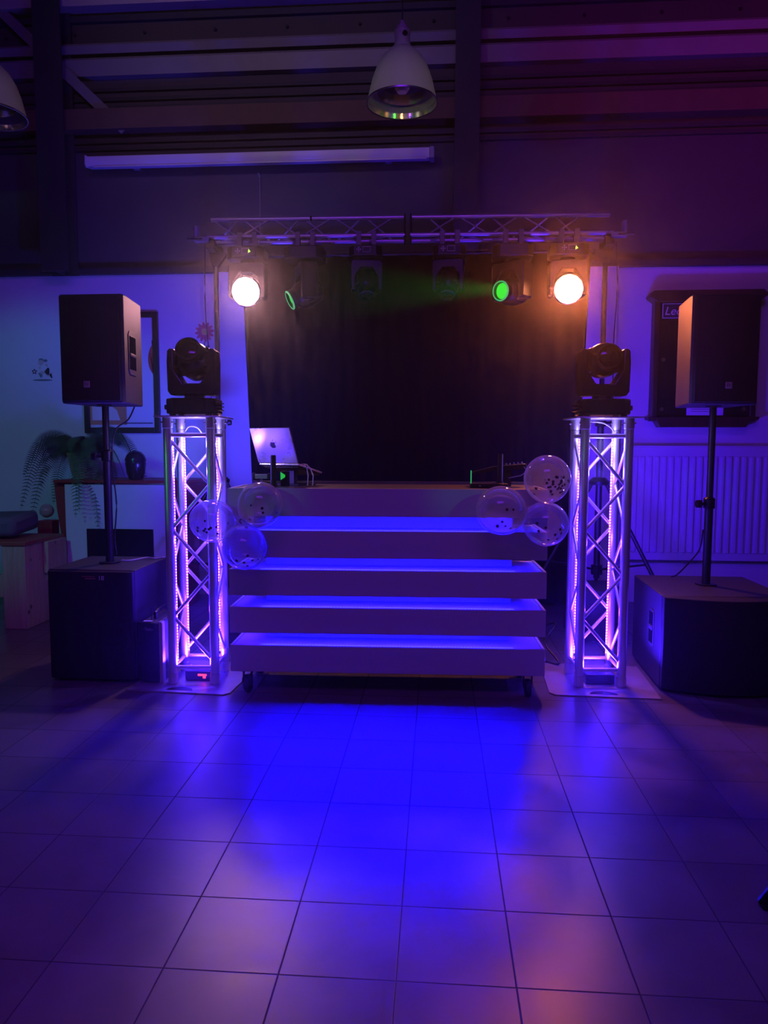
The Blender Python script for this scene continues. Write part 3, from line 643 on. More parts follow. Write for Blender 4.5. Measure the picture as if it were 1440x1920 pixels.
# ------------------------------------------------------------------ truss towers
def tower(label, loc, rz, mir, base_loc, base_rz):
    t = thing('truss_tower', label, 'truss tower', loc, rz)
    c = 0.1185; r = 0.025; zb = 0.068; zt = 1.44
    cs = [(-c, -c), (c, -c), (c, c), (-c, c)]
    for x, y in cs:
        obj('chord', MB().tube((x, y, zb), (x, y, zt), r, n=24), mt['alu'], t)
        k = MB().lathe([(0.0, 0.008), (0.026, 0.008), (0.0275, 0.012), (0.0275, 0.058), (0.025, 0.066), (0.0, 0.066)], 24, Matrix.Translation((x, y, 0)))
        obj('coupler', k, mt['alu_dull'], t)
        k = MB().lathe([(0.0, 1.443), (0.026, 1.443), (0.0275, 1.447), (0.0275, 1.50), (0.0, 1.50)], 24, Matrix.Translation((x, y, 0)))
        obj('coupler', k, mt['alu'], t)
        obj('bolt', MB().tube((x - 0.034, y - 0.008, 1.475), (x + 0.034, y - 0.008, 1.475), 0.005, n=8), mt['chrome'], t)
    for f in range(4):
        a, b = Vector((*cs[f], 0)), Vector((*cs[(f + 1) % 4], 0)); d = (b - a).normalized()
        for z in (0.10, 1.405):
            obj('rail', MB().tube(a + d * 0.02 + Vector((0, 0, z)), b - d * 0.02 + Vector((0, 0, z)), 0.0115, n=12), mt['alu'], t)
        n = 5; z0, z1 = 1.375, 0.135; st = (z0 - z1) / n
        for k in range(n):
            p, q = (a, b) if (k % 2 == 0) else (b, a)
            e = (q - p).normalized()
            obj('brace', MB().tube(p + e * 0.018 + Vector((0, 0, z0 - k * st - 0.004)), q - e * 0.018 + Vector((0, 0, z0 - (k + 1) * st + 0.016)), 0.0098, n=12), mt['alu'], t)
    obj('top_plate', MB().box((0, 0, 1.5045), (0.355, 0.355, 0.008)), mt['alu'], t, bev=0.002)
    # LED tape along the inner side of three legs
    for i, (x, y) in enumerate(cs):
        if i == (1 if mir > 0 else 1): continue
        ix = x - math.copysign(r + 0.001, x); iy = y - math.copysign(0.012, y)
        obj('led_strip', MB().box((ix, iy, 0.76), (0.003, 0.0055, 1.26)), mt['tower_strip'], t, smooth=0, label='glowing violet LED strip')
    # floor plate with its carrying slot
    pl = MB(); hx = 0.292; pts = [(-hx, -hx), (hx - 0.03, -hx), (hx, -hx + 0.035), (hx, hx), (-hx, hx)]
    if mir < 0: pts = [(-x, y) for x, y in reversed(pts)]; 
    inv = t.matrix_basis.inverted()
    pb = obj('base_plate', pl.prism(pts, 0.0, 0.006), mt['steel_plate'], t, smooth=0)
    pb.location = (base_loc[0], base_loc[1], 0.001); pb.rotation_euler = (0, 0, base_rz)
    sl = [( 0.075 * math.cos(PI * k / 14), -0.262 + 0.055 * math.sin(PI * k / 14)) for k in range(15)]
    obj('carrying_slot', MB().prism(sl, 0.0062, 0.0068), mt['black_plastic'], pb, smooth=0, label='dark half-round carrying slot')
    return t
tower('square aluminium truss tower with violet LEDs left of the DJ booth', (-1.365, 4.03, 0), 0.05, 1, (-0.02, 0.02), -0.115)
tower('square aluminium truss tower with violet LEDs right of the DJ booth', (0.917, 4.165, 0), 0.05, -1, (0.01, 0.0), -0.095)
for nm, loc, led, lab in (('power_box', (-1.345, 4.01, 0.008), True, 'small black box with red display under the left truss tower'), ('power_box', (0.93, 4.13, 0.008), False, 'small black box under the right truss tower')):
    t = thing(nm, lab, 'electronic box', loc)
    obj('housing', MB().box((0, 0, 0.03), (0.16, 0.12, 0.055)), mt['black_plastic'], t, bev=0.005)
    if led:
        obj('display', MB().box((0.02, -0.062, 0.036), (0.05, 0.003, 0.010)).box((0.032, -0.062, 0.024), (0.016, 0.003, 0.014)), mt['red_led'], t, smooth=0, label='red lit display')
    else: obj('socket', MB().tube((0.03, -0.060, 0.03), (0.03, -0.066, 0.03), 0.012), mt['black_metal'], t)
moving_head('moving_head_light', 'black moving head light on top of left truss tower', (-1.365, 4.03, 1.5095), rz=0.05, pan=0.0, tilt=R_(-22))
moving_head('moving_head_light', 'black moving head light on top of right truss tower', (0.917, 4.165, 1.5095), rz=0.03, pan=0.0, tilt=R_(-4))

# ------------------------------------------------------------------ loudspeakers, poles and subwoofers
def speaker(label, loc, rz, hside):
    t = thing('loudspeaker', label, 'loudspeaker', loc, rz)
    H = 0.61
    cab = [(-0.175, -0.14), (-0.188, -0.125), (-0.188, -0.09), (-0.146, 0.21), (0.146, 0.21), (0.188, -0.09), (0.188, -0.125), (0.175, -0.14)]
    obj('cabinet', MB().prism(cab, 0.0, H), mt['black_tex'], t, bev=0.008)
    gr = [(-0.180, -0.140), (-0.172, -0.158)] + [(-0.172 + 0.344 * k / 12, -0.158 - 0.016 * math.sin(PI * k / 12)) for k in range(1, 12)] + [(0.172, -0.158), (0.180, -0.140)]
    obj('grille', MB().prism(gr, 0.012, H - 0.012), mt['grille'], t, bev=0.004)
    bd = obj('badge', MB().box((-0.015 if hside > 0 else 0.01, -0.176, 0.105), (0.036, 0.004, 0.036)), mt['badge'], t, bev=0.002, label='small square maker badge')
    text_obj('badge_lettering', 'EV', 0.022, mt['ink'], bd, ((-0.015 if hside > 0 else 0.01), -0.1785, 0.098), align='CENTER')
    # side handle on the tapered side
    for s in ((hside,) if hside else ()):
        n = Vector((s * 0.30, 0.042, 0)).normalized(); ang = math.atan2(n.y, n.x)
        c = Vector((s * (0.188 - 0.042 * (0.01 + 0.09) / 0.30), 0.01, 0.295))
        h = MB().prism([(-0.085, -0.10), (-0.06, -0.125), (0.06, -0.125), (0.085, -0.10), (0.085, 0.10), (0.06, 0.125), (-0.06, 0.125), (-0.085, 0.10)], -0.004, 0.004, 'X')
        hd = obj('handle', h, mt['black_tex'], t, c + n * 0.001, (0, 0, ang), bev=0.002)
        pk = MB().box((0.0035, -0.01, 0.0), (0.004, 0.125, 0.19)); obj('recess_shade', pk, mt['black_glass'], hd, bev=0.001)  # dark raised plate stands for the shade inside the handle recess
        obj('grip', MB().box((0.006, -0.01, -0.012), (0.009, 0.122, 0.020)), mt['black_tex'], hd, bev=0.004)
    obj('pole_socket', MB().tube((0, 0, -0.006), (0, 0, 0.02), 0.045), mt['black_plastic'], t)
    return t
speaker('black loudspeaker on the pole at left, pink light on its side', (-1.955, 4.17, 1.585), -0.01, 1)
speaker('black loudspeaker on the pole at right, orange light on its edge', (1.60, 4.38, 1.585), 0.03, 0)
def pole(label, loc, top, zc):
    t = thing('speaker_pole', label, 'speaker pole', loc)
    obj('flange', MB().tube((0, 0, 0), (0, 0, 0.006), 0.06, n=24), mt['black_metal'], t)
    obj('tube', MB().tube((0, 0, 0.002), (0, 0, zc), 0.0235, n=20), mt['black_metal'], t)
    obj('inner_tube', MB().tube((0, 0, zc - 0.05), (0, 0, top), 0.0195, n=20), mt['black_metal'], t)
    obj('collar', MB().lathe([(0.0238, zc - 0.05), (0.032, zc - 0.045), (0.032, zc + 0.01), (0.020, zc + 0.02)], 20), mt['black_plastic'], t)
    s = -1
    obj('locking_knob', MB().tube((s * 0.02, -0.01, zc - 0.02), (s * 0.055, -0.02, zc - 0.02), 0.008).tube((s * 0.055, -0.02, zc - 0.02), (s * 0.08, -0.024, zc - 0.02), 0.024, 0.022), mt['black_plastic'], t)
    return t
pole('black pole carrying the left loudspeaker', (-1.955, 4.18, 0.648), 0.935, 0.655)
pole('black pole carrying the right loudspeaker', (1.60, 4.38, 0.535), 1.05, 0.50)

t = thing('subwoofer', 'black subwoofer box marked 18 on the floor at left', 'subwoofer', (-1.95, 3.90, 0))
sw = 0.253
obj('cabinet', MB().prism([(-sw, 0.03), (-sw, 0.54), (sw, 0.54), (sw, 0.03)], 0.012, 0.645), mt['sub_tex'], t, bev=0.006)
obj('grille', MB().prism([(-sw + 0.003, 0.032), (-sw + 0.006, 0.012), (-sw + 0.03, 0.0)] + [(-sw + 0.03 + (2 * sw - 0.06) * k / 10, -0.004 * math.sin(PI * k / 10)) for k in range(1, 10)] + [(sw - 0.03, 0.0), (sw - 0.006, 0.012), (sw - 0.003, 0.032)], 0.02, 0.638), mt['grille'], t, bev=0.003)
obj('green_glint', MB().box((-sw - 0.0005, 0.03, 0.60), (0.003, 0.006, 0.03)), mt['green_dim'], t, label='green glint on the edge, made as a glowing strip')  # glint put in as an emissive strip, no lamp sits here
for sx in (-1, 1):
    for sy in (0.06, 0.50): obj('foot', MB().tube((sx * 0.2, sy, 0), (sx * 0.2, sy, 0.015), 0.02, n=12), mt['rubber'], t)
obj('pole_socket', MB().tube((0, 0.28, 0.645), (0, 0.28, 0.648), 0.035, n=24), mt['black_metal'], t)
text_obj('number_print', '18', 0.036, mt['sign_white'], t, (0.055, -0.006, 0.592))
obj('small_print', MB().box((0.0, -0.0055, 0.612), (0.075, 0.001, 0.004)).box((0.01, -0.0055, 0.600), (0.06, 0.001, 0.007)), mt['red_print'], t, smooth=0, label='dull red small print')

t = thing('subwoofer', 'black wide subwoofer with curved front on the floor at right', 'subwoofer', (1.585, 3.98, 0), -0.02)
sw = 0.345
obj('cabinet', MB().prism([(-sw, 0.04), (-sw + 0.012, 0.70), (sw - 0.012, 0.70), (sw, 0.04)], 0.012, 0.533), mt['sub_tex'], t, bev=0.006)
fr = [(-sw + 0.002, 0.042), (-sw + 0.002, 0.004)] + [(-sw + 0.002 + (2 * sw - 0.004) * k / 16, 0.004 - 0.085 * math.sin(PI * k / 16)) for k in range(1, 16)] + [(sw - 0.002, 0.004), (sw - 0.002, 0.042)]
obj('grille', MB().prism(fr, 0.018, 0.531), mt['grille'], t, bev=0.004)
hd = obj('handle', MB().prism([(0.18, 0.215), (0.20, 0.20), (0.27, 0.20), (0.29, 0.215), (0.29, 0.40), (0.27, 0.415), (0.20, 0.415), (0.18, 0.40)], -sw - 0.002, -sw + 0.012, 'X'), mt['black_tex'], t, bev=0.002)
obj('recess_shade', MB().box((-sw - 0.001, 0.235, 0.31), (0.004, 0.08, 0.18)), mt['black_glass'], hd)  # dark plate on the side stands for the recess's inner shade
obj('grip', MB().box((-sw - 0.004, 0.235, 0.31), (0.010, 0.078, 0.026)), mt['black_tex'], hd, bev=0.004)
for sx in (-1, 1):
    for sy in (0.08, 0.62): obj('foot', MB().tube((sx * 0.27, sy, 0), (sx * 0.27, sy, 0.015), 0.02, n=12), mt['rubber'], t)
obj('pole_socket', MB().tube((0.022, 0.40, 0.532), (0.022, 0.40, 0.5345), 0.05, n=24), mt['black_metal'], t)

# black case beside the left sub
t = thing('equipment_case', 'black case with silver edge and handle beside the left subwoofer', 'case', (-1.60, 3.885, 0.008))
obj('body', MB().box((0, 0.18, 0.18), (0.13, 0.34, 0.342)), mt['sub_tex'], t, bev=0.02)
obj('front_panel', MB().box((-0.012, 0.004, 0.18), (0.125, 0.012, 0.336)), mt['black_glass'], t, bev=0.018)
obj('silver_edge', MB().prism([(0.045, 0.0), (0.069, 0.0), (0.069, 0.345), (0.063, 0.352), (0.045, 0.352)], 0.008, 0.05, 'Y'), mt['alu'], t, bev=0.003, label='silver edge profile')
obj('handle', MB().path([(0.0, 0.09, 0.35), (0.0, 0.09, 0.385), (0.0, 0.13, 0.395), (0.0, 0.25, 0.395), (0.0, 0.29, 0.385), (0.0, 0.29, 0.35)], 0.010), mt['black_plastic'], t)
obj('antenna', MB().tube((-0.012, 0.06, 0.35), (-0.012, 0.06, 0.43), 0.002, n=6), mt['black_metal'], t)
obj('emblem', MB().box((-0.012, -0.004, 0.316), (0.05, 0.001, 0.003)).box((0.0, -0.004, 0.308), (0.045, 0.001, 0.005)).box((-0.02, -0.004, 0.322), (0.004, 0.001, 0.012)), mt['faint_print'], t, smooth=0, label='faint grey script print')
obj('top_label', MB().box((-0.02, 0.03, 0.3515), (0.05, 0.02, 0.001)), mt['paper'], t, smooth=0, label='small white label')
obj('foot', MB().box((0, 0.05, 0.004), (0.12, 0.03, 0.008)), mt['rubber'], t); obj('foot', MB().box((0, 0.31, 0.004), (0.12, 0.03, 0.008)), mt['rubber'], t)

# ------------------------------------------------------------------ DJ booth
BW = 0.845
booth = thing('dj_booth', 'white slatted DJ booth with blue-lit gaps on castors', 'DJ booth', (-0.263, 3.795, 0), 0.028)
bands = [(0.127, 0.273), (0.340, 0.483), (0.545, 0.687), (0.750, 0.898), (0.973, 1.122)]
for i, (z0, z1) in enumerate(bands):
    top = i == len(bands) - 1
    f = obj('front_panel', MB().box((0, 0.009, (z0 + z1) / 2), (2 * BW, 0.018, z1 - z0)), mt['panel'], booth, bev=0.0015)
    for s in (-1, 1): obj('side_panel', MB().box((s * (BW - 0.009), 0.22, (z0 + z1) / 2), (0.018, 0.40, z1 - z0)), mt['panel'], booth, bev=0.0015)
    if not top:
        obj('shelf', MB().box((0, 0.215, z1 - 0.010), (2 * BW - 0.038, 0.39, 0.014)), mt['booth_white'], booth, smooth=0)
        obj('led_strip', MB().box((0, 0.034, bands[i + 1][0] - 0.0005), (1.36, 0.010, 0.004)), mt['booth_strip'], booth, smooth=0, label='blue LED strip under the upper board')
        obj('led_strip', MB().box((0, 0.0205, z1 - 0.0012), (1.36, 0.004, 0.003)), mt['booth_strip_low'], booth, smooth=0, label='thin sparkling blue LED strip along the front edge')
    # inner upright between this band and the next
    if not top:
        zz = bands[i + 1][0]
        obj('back_panel', MB().box((0, 0.205, (z1 + zz) / 2), (1.37, 0.016, zz - z1 + 0.05)), mt['booth_white'], booth, smooth=0)
    obj('soffit', MB().box((0, 0.215, z0 + 0.010), (2 * BW - 0.038, 0.39, 0.014)), mt['booth_white'], booth, smooth=0)
for s in (-1, 1):
    obj('upright', MB().box((s * 0.60, 0.38, 0.62), (0.05, 0.05, 0.98)), mt['black_metal'], booth)
obj('worktop', MB().box((0, 0.30, 1.112), (2 * BW - 0.038, 0.56, 0.014)), mt['booth_top'], booth, bev=0.002, label='dark worktop')
obj('back_edge', MB().box((0, 0.585, 1.06), (2 * BW, 0.018, 0.15)), mt['booth_top'], booth, bev=0.002)
for s in (-1, 1):
    for y in (0.07, 0.40):
        x = s * 0.765
        c = obj('castor', MB().box((x, y, 0.118), (0.07, 0.07, 0.006)).box((x - 0.022, y - 0.01, 0.085), (0.004, 0.035, 0.07)).box((x + 0.022, y - 0.01, 0.085), (0.004, 0.035, 0.07)), mt['black_metal'], booth, bev=0.001)
        wm = Matrix.Translation((x, y - 0.02, 0.0475)) @ Matrix.Rotation(PI / 2, 4, 'Y') 
        if s < 0: wm = Matrix.Translation((x, y - 0.02, 0.0475)) @ Matrix.Rotation(R_(38), 4, 'Z') @ Matrix.Rotation(PI / 2, 4, 'Y')
        obj('wheel', MB().lathe([(0.0, -0.016), (0.036, -0.016), (0.046, -0.012), (0.0475, 0.0), (0.046, 0.012), (0.036, 0.016), (0.0, 0.016)], 32, wm), mt['rubber'], c)

# ------------------------------------------------------------------ on the booth
def at_booth(x, y): # booth local to world
    c, s = math.cos(0.028), math.sin(0.028); return (-0.263 + c * x - s * y, 3.795 + s * x + c * y)
TOPZ = 1.12
lx, ly = -0.905, 4.10
t = thing('laptop', 'open silver laptop with its back to us on a stand, left end of booth', 'laptop', (lx, ly, 1.243), R_(-30))
lid = MB().box((0, 0, 0.108), (0.304, 0.006, 0.212))
ld = obj('lid', lid, mt['laptop'], t, (0, -0.002, 0.004), (R_(20), 0, 0), bev=0.006)
# logo on the lid: bitten fruit and leaf
pts = []
for k in range(48):
    a = 2 * PI * k / 48; rr = 0.0205 + 0.0016 * math.cos(2 * a)
    x, z = rr * math.cos(a) * 0.98, rr * math.sin(a)
    if abs(a - PI / 2) < 0.35: z -= 0.004 * (1 - abs(a - PI / 2) / 0.35)
    if abs(a - 3 * PI / 2) < 0.3: z += 0.0025 * (1 - abs(a - 3 * PI / 2) / 0.3)
    d = math.hypot(x - 0.0235, z - 0.003)
    if d < 0.0105: f = 0.0105 / max(d, 1e-4); x, z = 0.0235 + (x - 0.0235) * f if x < 0.0235 else 0.0235 - 0.0105, 0.003 + (z - 0.003) * f
    pts.append((x, 0.112 + z))
lg = MB().prism(pts, -0.0036, -0.0030, 'Y').prism([(0.000, 0.1345), (0.003, 0.142), (0.009, 0.1465), (0.008, 0.139)], -0.0036, -0.0030, 'Y')
obj('logo', lg, mt['laptop_dark'], ld, smooth=0, label='dark fruit-shaped logo on the lid')
bs = obj('base', MB().box((0, 0.108, 0), (0.304, 0.212, 0.011)), mt['laptop'], t, (0, 0, 0), (R_(-14), 0, 0), bev=0.003)
obj('keyboard', MB().box((0, 0.085, 0.0058), (0.27, 0.10, 0.001)), mt['black_plastic'], bs, smooth=0)
st = thing('laptop_stand', 'black laptop stand under the silver laptop', 'laptop stand', (lx, ly, TOPZ), R_(-30))
obj('tray', MB().box((0, 0.115, 0.0), (0.26, 0.20, 0.006)), mt['black_metal'], st, (0, 0.004, 0.110), (R_(-14), 0, 0), bev=0.002)
obj('post', MB().box((0.0, 0.12, 0.045), (0.05, 0.03, 0.09)), mt['black_metal'], st, bev=0.002)
obj('foot', MB().box((0.0, 0.12, 0.004), (0.22, 0.16, 0.008)), mt['black_metal'], st, bev=0.002)
px, py = -0.905, 3.965
t = thing('mount_pole', 'short black mount pole standing in front of the laptop', 'pole', (px, py, TOPZ))
obj('post', MB().tube((0, 0, 0), (0, 0, 0.172), 0.0155, n=20), mt['black_metal'], t); obj('collar', MB().tube((0, 0, 0), (0, 0, 0.02), 0.022, n=20), mt['black_metal'], t)
obj('cap', MB().tube((0, 0, 0.172), (0, 0, 0.176), 0.0135, n=20), mt['black_plastic'], t)
t = thing('clamp_bracket', 'silver square clamp bracket on the booth left of the mount pole', 'bracket', (-0.985, 4.02, TOPZ))
obj('block', MB().box((0, 0, 0.055), (0.07, 0.03, 0.026)), mt['alu'], t, bev=0.002); obj('jaw', MB().box((-0.042, 0, 0.055), (0.010, 0.035, 0.040)), mt['black_metal'], t, bev=0.002)
obj('jaw', MB().box((0.045, 0, 0.055), (0.016, 0.03, 0.034)), mt['black_metal'], t, bev=0.002); obj('stem', MB().tube((0, 0, 0), (0, 0, 0.045), 0.007, n=12), mt['chrome'], t)
t = thing('cable_adapter', 'small black adapter with green light behind the left mount pole', 'adapter', (-0.868, 4.04, TOPZ))
obj('body', MB().box((0.01, 0.012, 0.0425), (0.05, 0.02, 0.085)), mt['black_plastic'], t, bev=0.003)
obj('light', MB().prism([(-0.012, 0.035), (0.012, 0.05), (0.014, 0.062), (-0.012, 0.08)], -0.003, 0.002, 'Y'), mt['green_glow'], t, smooth=0, label='green light')
ux, uy = -0.775, 4.13
for k, dx in enumerate((0.0, 0.018)):
    tag(obj('usb_cable', MB().path([(0, 0, 0.122), (0.02, -0.01, 0.122), (0.038 + dx * 0.5, -0.03, 0.10), (0.048 + dx, -0.05, 0.06), (0.046 + dx, -0.06, 0.003)], 0.0032, 8), mt['cable_white'], None, (ux + dx * 0.6, uy - 0.02, TOPZ)), 'thin white cable drooping from the laptop to the booth top, ' + ('left of the pair' if k == 0 else 'right of the pair'), 'cable')
t = thing('electronic_box', 'slim black box with green lit end on right half of booth top', 'electronic box', (0.285, 4.03, TOPZ))
obj('housing', MB().box((0, 0, 0.012), (0.205, 0.10, 0.024)), mt['black_plastic'], t, bev=0.004)
obj('light', MB().box((0.0 - 0.05, -0.0515, 0.012), (0.006, 0.002, 0.006)), mt['sign_white'], t)
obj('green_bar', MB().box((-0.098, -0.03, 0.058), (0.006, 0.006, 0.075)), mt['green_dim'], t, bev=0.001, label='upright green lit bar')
t = thing('mount_pole', 'short black mount pole on the right half of the booth', 'pole', (0.352, 3.985 + 0.10, TOPZ))
obj('post', MB().tube((0, 0, 0), (0, 0, 0.182), 0.0155, n=20), mt['black_metal'], t); obj('collar', MB().tube((0, 0, 0), (0, 0, 0.03), 0.021, n=20), mt['black_metal'], t)
obj('cap', MB().tube((0, 0, 0.182), (0, 0, 0.186), 0.0135, n=20), mt['black_plastic'], t)
t = thing('dj_mixer', 'tilted dark DJ mixer with small knobs behind the right mount pole', 'mixer', (0.37, 4.20, TOPZ), 0.02)
mx_ = obj('housing', MB().prism([(-0.165, 0.072), (-0.165, 0.082), (-0.05, 0.112), (0.135, 0.130), (0.135, 0.100), (-0.05, 0.088)], -0.05, 0.06, 'Y'), mt['black_plastic'], t, bev=0.003)
obj('support', MB().box((0.03, 0.02, 0.045), (0.05, 0.05, 0.09)), mt['black_metal'], t)
for k in range(6): obj('knob', MB().tube((0.0 + 0.022 * k, -0.03, 0.112 + 0.002 * k), (0.0 + 0.022 * k, -0.03, 0.131 + 0.002 * k), 0.005, n=12), mt['chrome'], mx_)
obj('cable', MB().path([(0.12, -0.05, 0.112), (0.135, -0.075, 0.09), (0.10, -0.09, 0.065), (0.03, -0.085, 0.05)], 0.003, 6), mt['cable_grey'], t)

# ------------------------------------------------------------------ balloons
def balloon(label, c, r, axis, seed, nconf, low=0.35, spread=0.9, stretch=1.0):
    """axis points from the balloon's centre to its knot"""
    t = thing('confetti_balloon', label, 'balloon', c)
    ax = Vector(axis).normalized(); q = ax.to_track_quat('Z', 'Y').to_matrix().to_4x4()
    prof = [(0.0, -r * 0.98)]
    for k in range(1, 22):
        a = PI * k / 22; z = -math.cos(a) * r * (1.0 if a < PI / 2 else 1.10); rr = math.sin(a) * r * (1.0 if a < PI / 2 else (1 - 0.10 * ((a - PI / 2) / (PI / 2)) ** 2))
        prof.append((max(rr, 0.006) if k > 20 else rr, z * stretch))
    prof.append((0.005, r * 1.13 * stretch))
    obj('skin', MB().lathe(prof, 40, q), mt['balloon'], t, smooth=80)
    kz = r * 1.13 * stretch
    obj('knot', MB().lathe([(0.005, kz - 0.002), (0.004, kz + 0.006), (0.010, kz + 0.012), (0.0105, kz + 0.017), (0.0, kz + 0.012)], 14, q), mt['knot'], t)
    rnd = random.Random(seed); m = MB()
    for k in range(nconf):
        if k < nconf * spread:
            th = rnd.gauss(0, 0.5) - PI / 2 + 0.35; ph = -rnd.uniform(-0.12, low + 0.45)
        else: th = rnd.uniform(0, 2 * PI); ph = rnd.uniform(-0.6, 0.6)
        n = Vector((math.cos(th) * math.cos(ph), math.sin(th) * math.cos(ph), math.sin(ph)))
        m.tube(n * (r * 0.999), n * (r * 1.006), 0.0068 * rnd.uniform(0.8, 1.1), n=10)
    obj('confetti', m, mt['confetti'], t, kind='stuff', smooth=0)
    return t
balloon('clear confetti balloon over booth front near left end, top of its trio', (-0.905, 3.66, 1.045), 0.116, (-0.5, 0.1, -0.75), 1, 6)
balloon('clear confetti balloon in front of left truss tower, leftmost of its trio', (-1.165, 3.68, 0.955), 0.112, (0.95, 0, -0.12), 2, 12, 0.1, stretch=1.05)
balloon('clear confetti balloon at left end of booth, bottom of its trio', (-0.98, 3.62, 0.825), 0.114, (-0.25, 0.1, 0.9), 3, 8)
balloon('pinkish clear balloon full of dark confetti beside right truss tower', (0.553, 3.69, 1.187), 0.117, (0.0, 0.0, -1), 4, 42, 0.3)
balloon('clear confetti balloon over booth front near right end', (0.322, 3.665, 1.025), 0.124, (0.75, 0.1, -0.35), 5, 9)
balloon('clear confetti balloon at right end of booth under the pinkish one', (0.553, 3.69, 0.955), 0.112, (-0.6, 0.1, 0.3), 6, 10)
tag(obj('balloon_ribbon', MB().path([(0, 0, 0.0), (0.01, 0.02, -0.02), (-0.008, 0.03, -0.035), (0.012, 0.045, -0.02)], 0.003, 6).path([(0, 0, 0), (0.02, 0.0, 0.012), (0.03, 0.01, -0.006)], 0.0035, 6).path([(0, 0, 0), (-0.012, 0.0, -0.02), (-0.018, 0.005, -0.034)], 0.003, 6), mt['black_plastic'], None, (-1.018, 3.66, 0.960)), 'dark twisted tie between the three balloons at left', 'ribbon')
tag(obj('balloon_ribbon', MB().path([(0, 0, 0.02), (0.006, 0.01, 0.0), (-0.002, 0.0, -0.025), (0.002, 0.0, -0.045)], 0.0022, 6).path([(0, 0, 0.02), (0.012, 0.02, 0.05), (0.022, 0.035, 0.06)], 0.0015, 6), mt['knot'], None, (0.445, 3.68, 0.985)), 'thin pale tie between the three balloons at right', 'ribbon')

# ------------------------------------------------------------------ things behind, cables, leg at the edge
t = thing('flight_case', 'dark flight case on the floor behind the right truss tower', 'case', (1.12, 4.98, 0))
obj('body', MB().box((0, 0.2, 0.19), (0.34, 0.4, 0.36)), mt['sub_tex'], t, bev=0.006); obj('corner', MB().ball((-0.15, 0.0, 0.35), 0.02, u=12, v=8), mt['chrome'], t); obj('corner', MB().ball((0.15, 0.0, 0.35), 0.02, u=12, v=8), mt['chrome'], t)
obj('latch', MB().disc((0.04, -0.004, 0.17), 0.014), mt['chrome'], t)
t = thing('flight_case', 'dark case on the floor behind the left truss tower', 'case', (-1.25, 4.75, 0))
obj('body', MB().box((0, 0.2, 0.19), (0.36, 0.4, 0.36)), mt['sub_tex'], t, bev=0.006); obj('corner', MB().ball((-0.16, 0.0, 0.35), 0.02, u=12, v=8), mt['chrome'], t)
def cable(label, pts, r=0.005, m='cable'):
    # smooth the polyline
    P_ = [Vector(p) for p in pts]; out = []
    for i in range(len(P_) - 1):
        p0, p1, p2, p3 = P_[max(i - 1, 0)], P_[i], P_[i + 1], P_[min(i + 2, len(P_) - 1)]
        for k in range(6):
            u = k / 6; out.append(0.5 * ((2 * p1) + (p2 - p0) * u + (2 * p0 - 5 * p1 + 4 * p2 - p3) * u * u + (3 * p1 - p0 - 3 * p2 + p3) * u ** 3))
    out.append(P_[-1])
    tag(obj('cable', MB().path(out, r, 7), mt[m]), label, 'cable')
cable('black cable hanging from the underside of the left loudspeaker to its pole', [(-1.82, 4.28, 1.58), (-1.85, 4.25, 1.50), (-1.91, 4.20, 1.43), (-1.928, 4.19, 1.25), (-1.918, 4.21, 1.0), (-1.93, 4.2, 0.80), (-1.92, 4.20, 0.69)], 0.0045)
cable('grey cable lying across the top of the left subwoofer', [(-1.90, 4.22, 0.655), (-1.85, 4.24, 0.652), (-1.79, 4.34, 0.655), (-1.74, 4.33, 0.652), (-1.70, 4.39, 0.652)], 0.0045, 'cable_grey')
cable('black cable looping from the right loudspeaker pole onto its subwoofer', [(1.575, 4.39, 0.86), (1.57, 4.42, 0.74), (1.535, 4.50, 0.64), (1.49, 4.56, 0.56), (1.47, 4.60, 0.541)], 0.0045)
cable('black cable hanging down from left end of the truss', [(-1.76, 5.50, 2.86), (-1.765, 5.50, 2.4), (-1.735, 5.50, 1.9), (-1.73, 5.5, 1.3), (-1.72, 5.5, 0.6), (-1.7, 5.5, 0.02)], 0.004)
cable('black cable hanging down from right end of the truss', [(1.30, 5.58, 2.85), (1.315, 5.58, 2.5), (1.30, 5.58, 2.1), (1.31, 5.58, 1.5), (1.30, 5.56, 0.8), (1.3, 5.55, 0.02)], 0.004)
cable('black cables on the floor between booth and right tower', [(0.60, 4.35, 0.01), (0.66, 4.5, 0.01), (0.76, 4.42, 0.02), (0.70, 4.6, 0.10), (0.78, 4.7, 0.2), (0.70, 4.78, 0.15), (0.62, 4.7, 0.02)], 0.007)
cable('grey cable drooping inside the top of the right tower', [(0.80, 4.16, 1.47), (0.85, 4.16, 1.485), (0.93, 4.17, 1.478), (0.99, 4.2, 1.44), (1.0, 4.25, 1.40)], 0.004, 'cable_grey')
cable('grey cable curled inside the top of the left tower', [(-1.44, 4.08, 1.43), (-1.41, 4.06, 1.455), (-1.37, 4.08, 1.45), (-1.35, 4.10, 1.42)], 0.004, 'cable_grey')
t = thing('stand_leg', 'slanting black leg with rubber foot at the right edge', 'stand leg', (0.975, 2.075, 0))
obj('leg', MB().prism([(-0.035, 0.024), (0.018, -0.002 + 0.006), (0.60, 0.80), (0.53, 0.84)], -0.008, 0.008, 'Y'), mt['black_metal'], t, bev=0.004)
obj('rubber_foot', MB().prism([(-0.034, 0.022), (-0.02, 0.004), (0.0, 0.0), (0.020, 0.0), (0.022, 0.008)], -0.011, 0.011, 'Y'), mt['rubber'], t, bev=0.003)

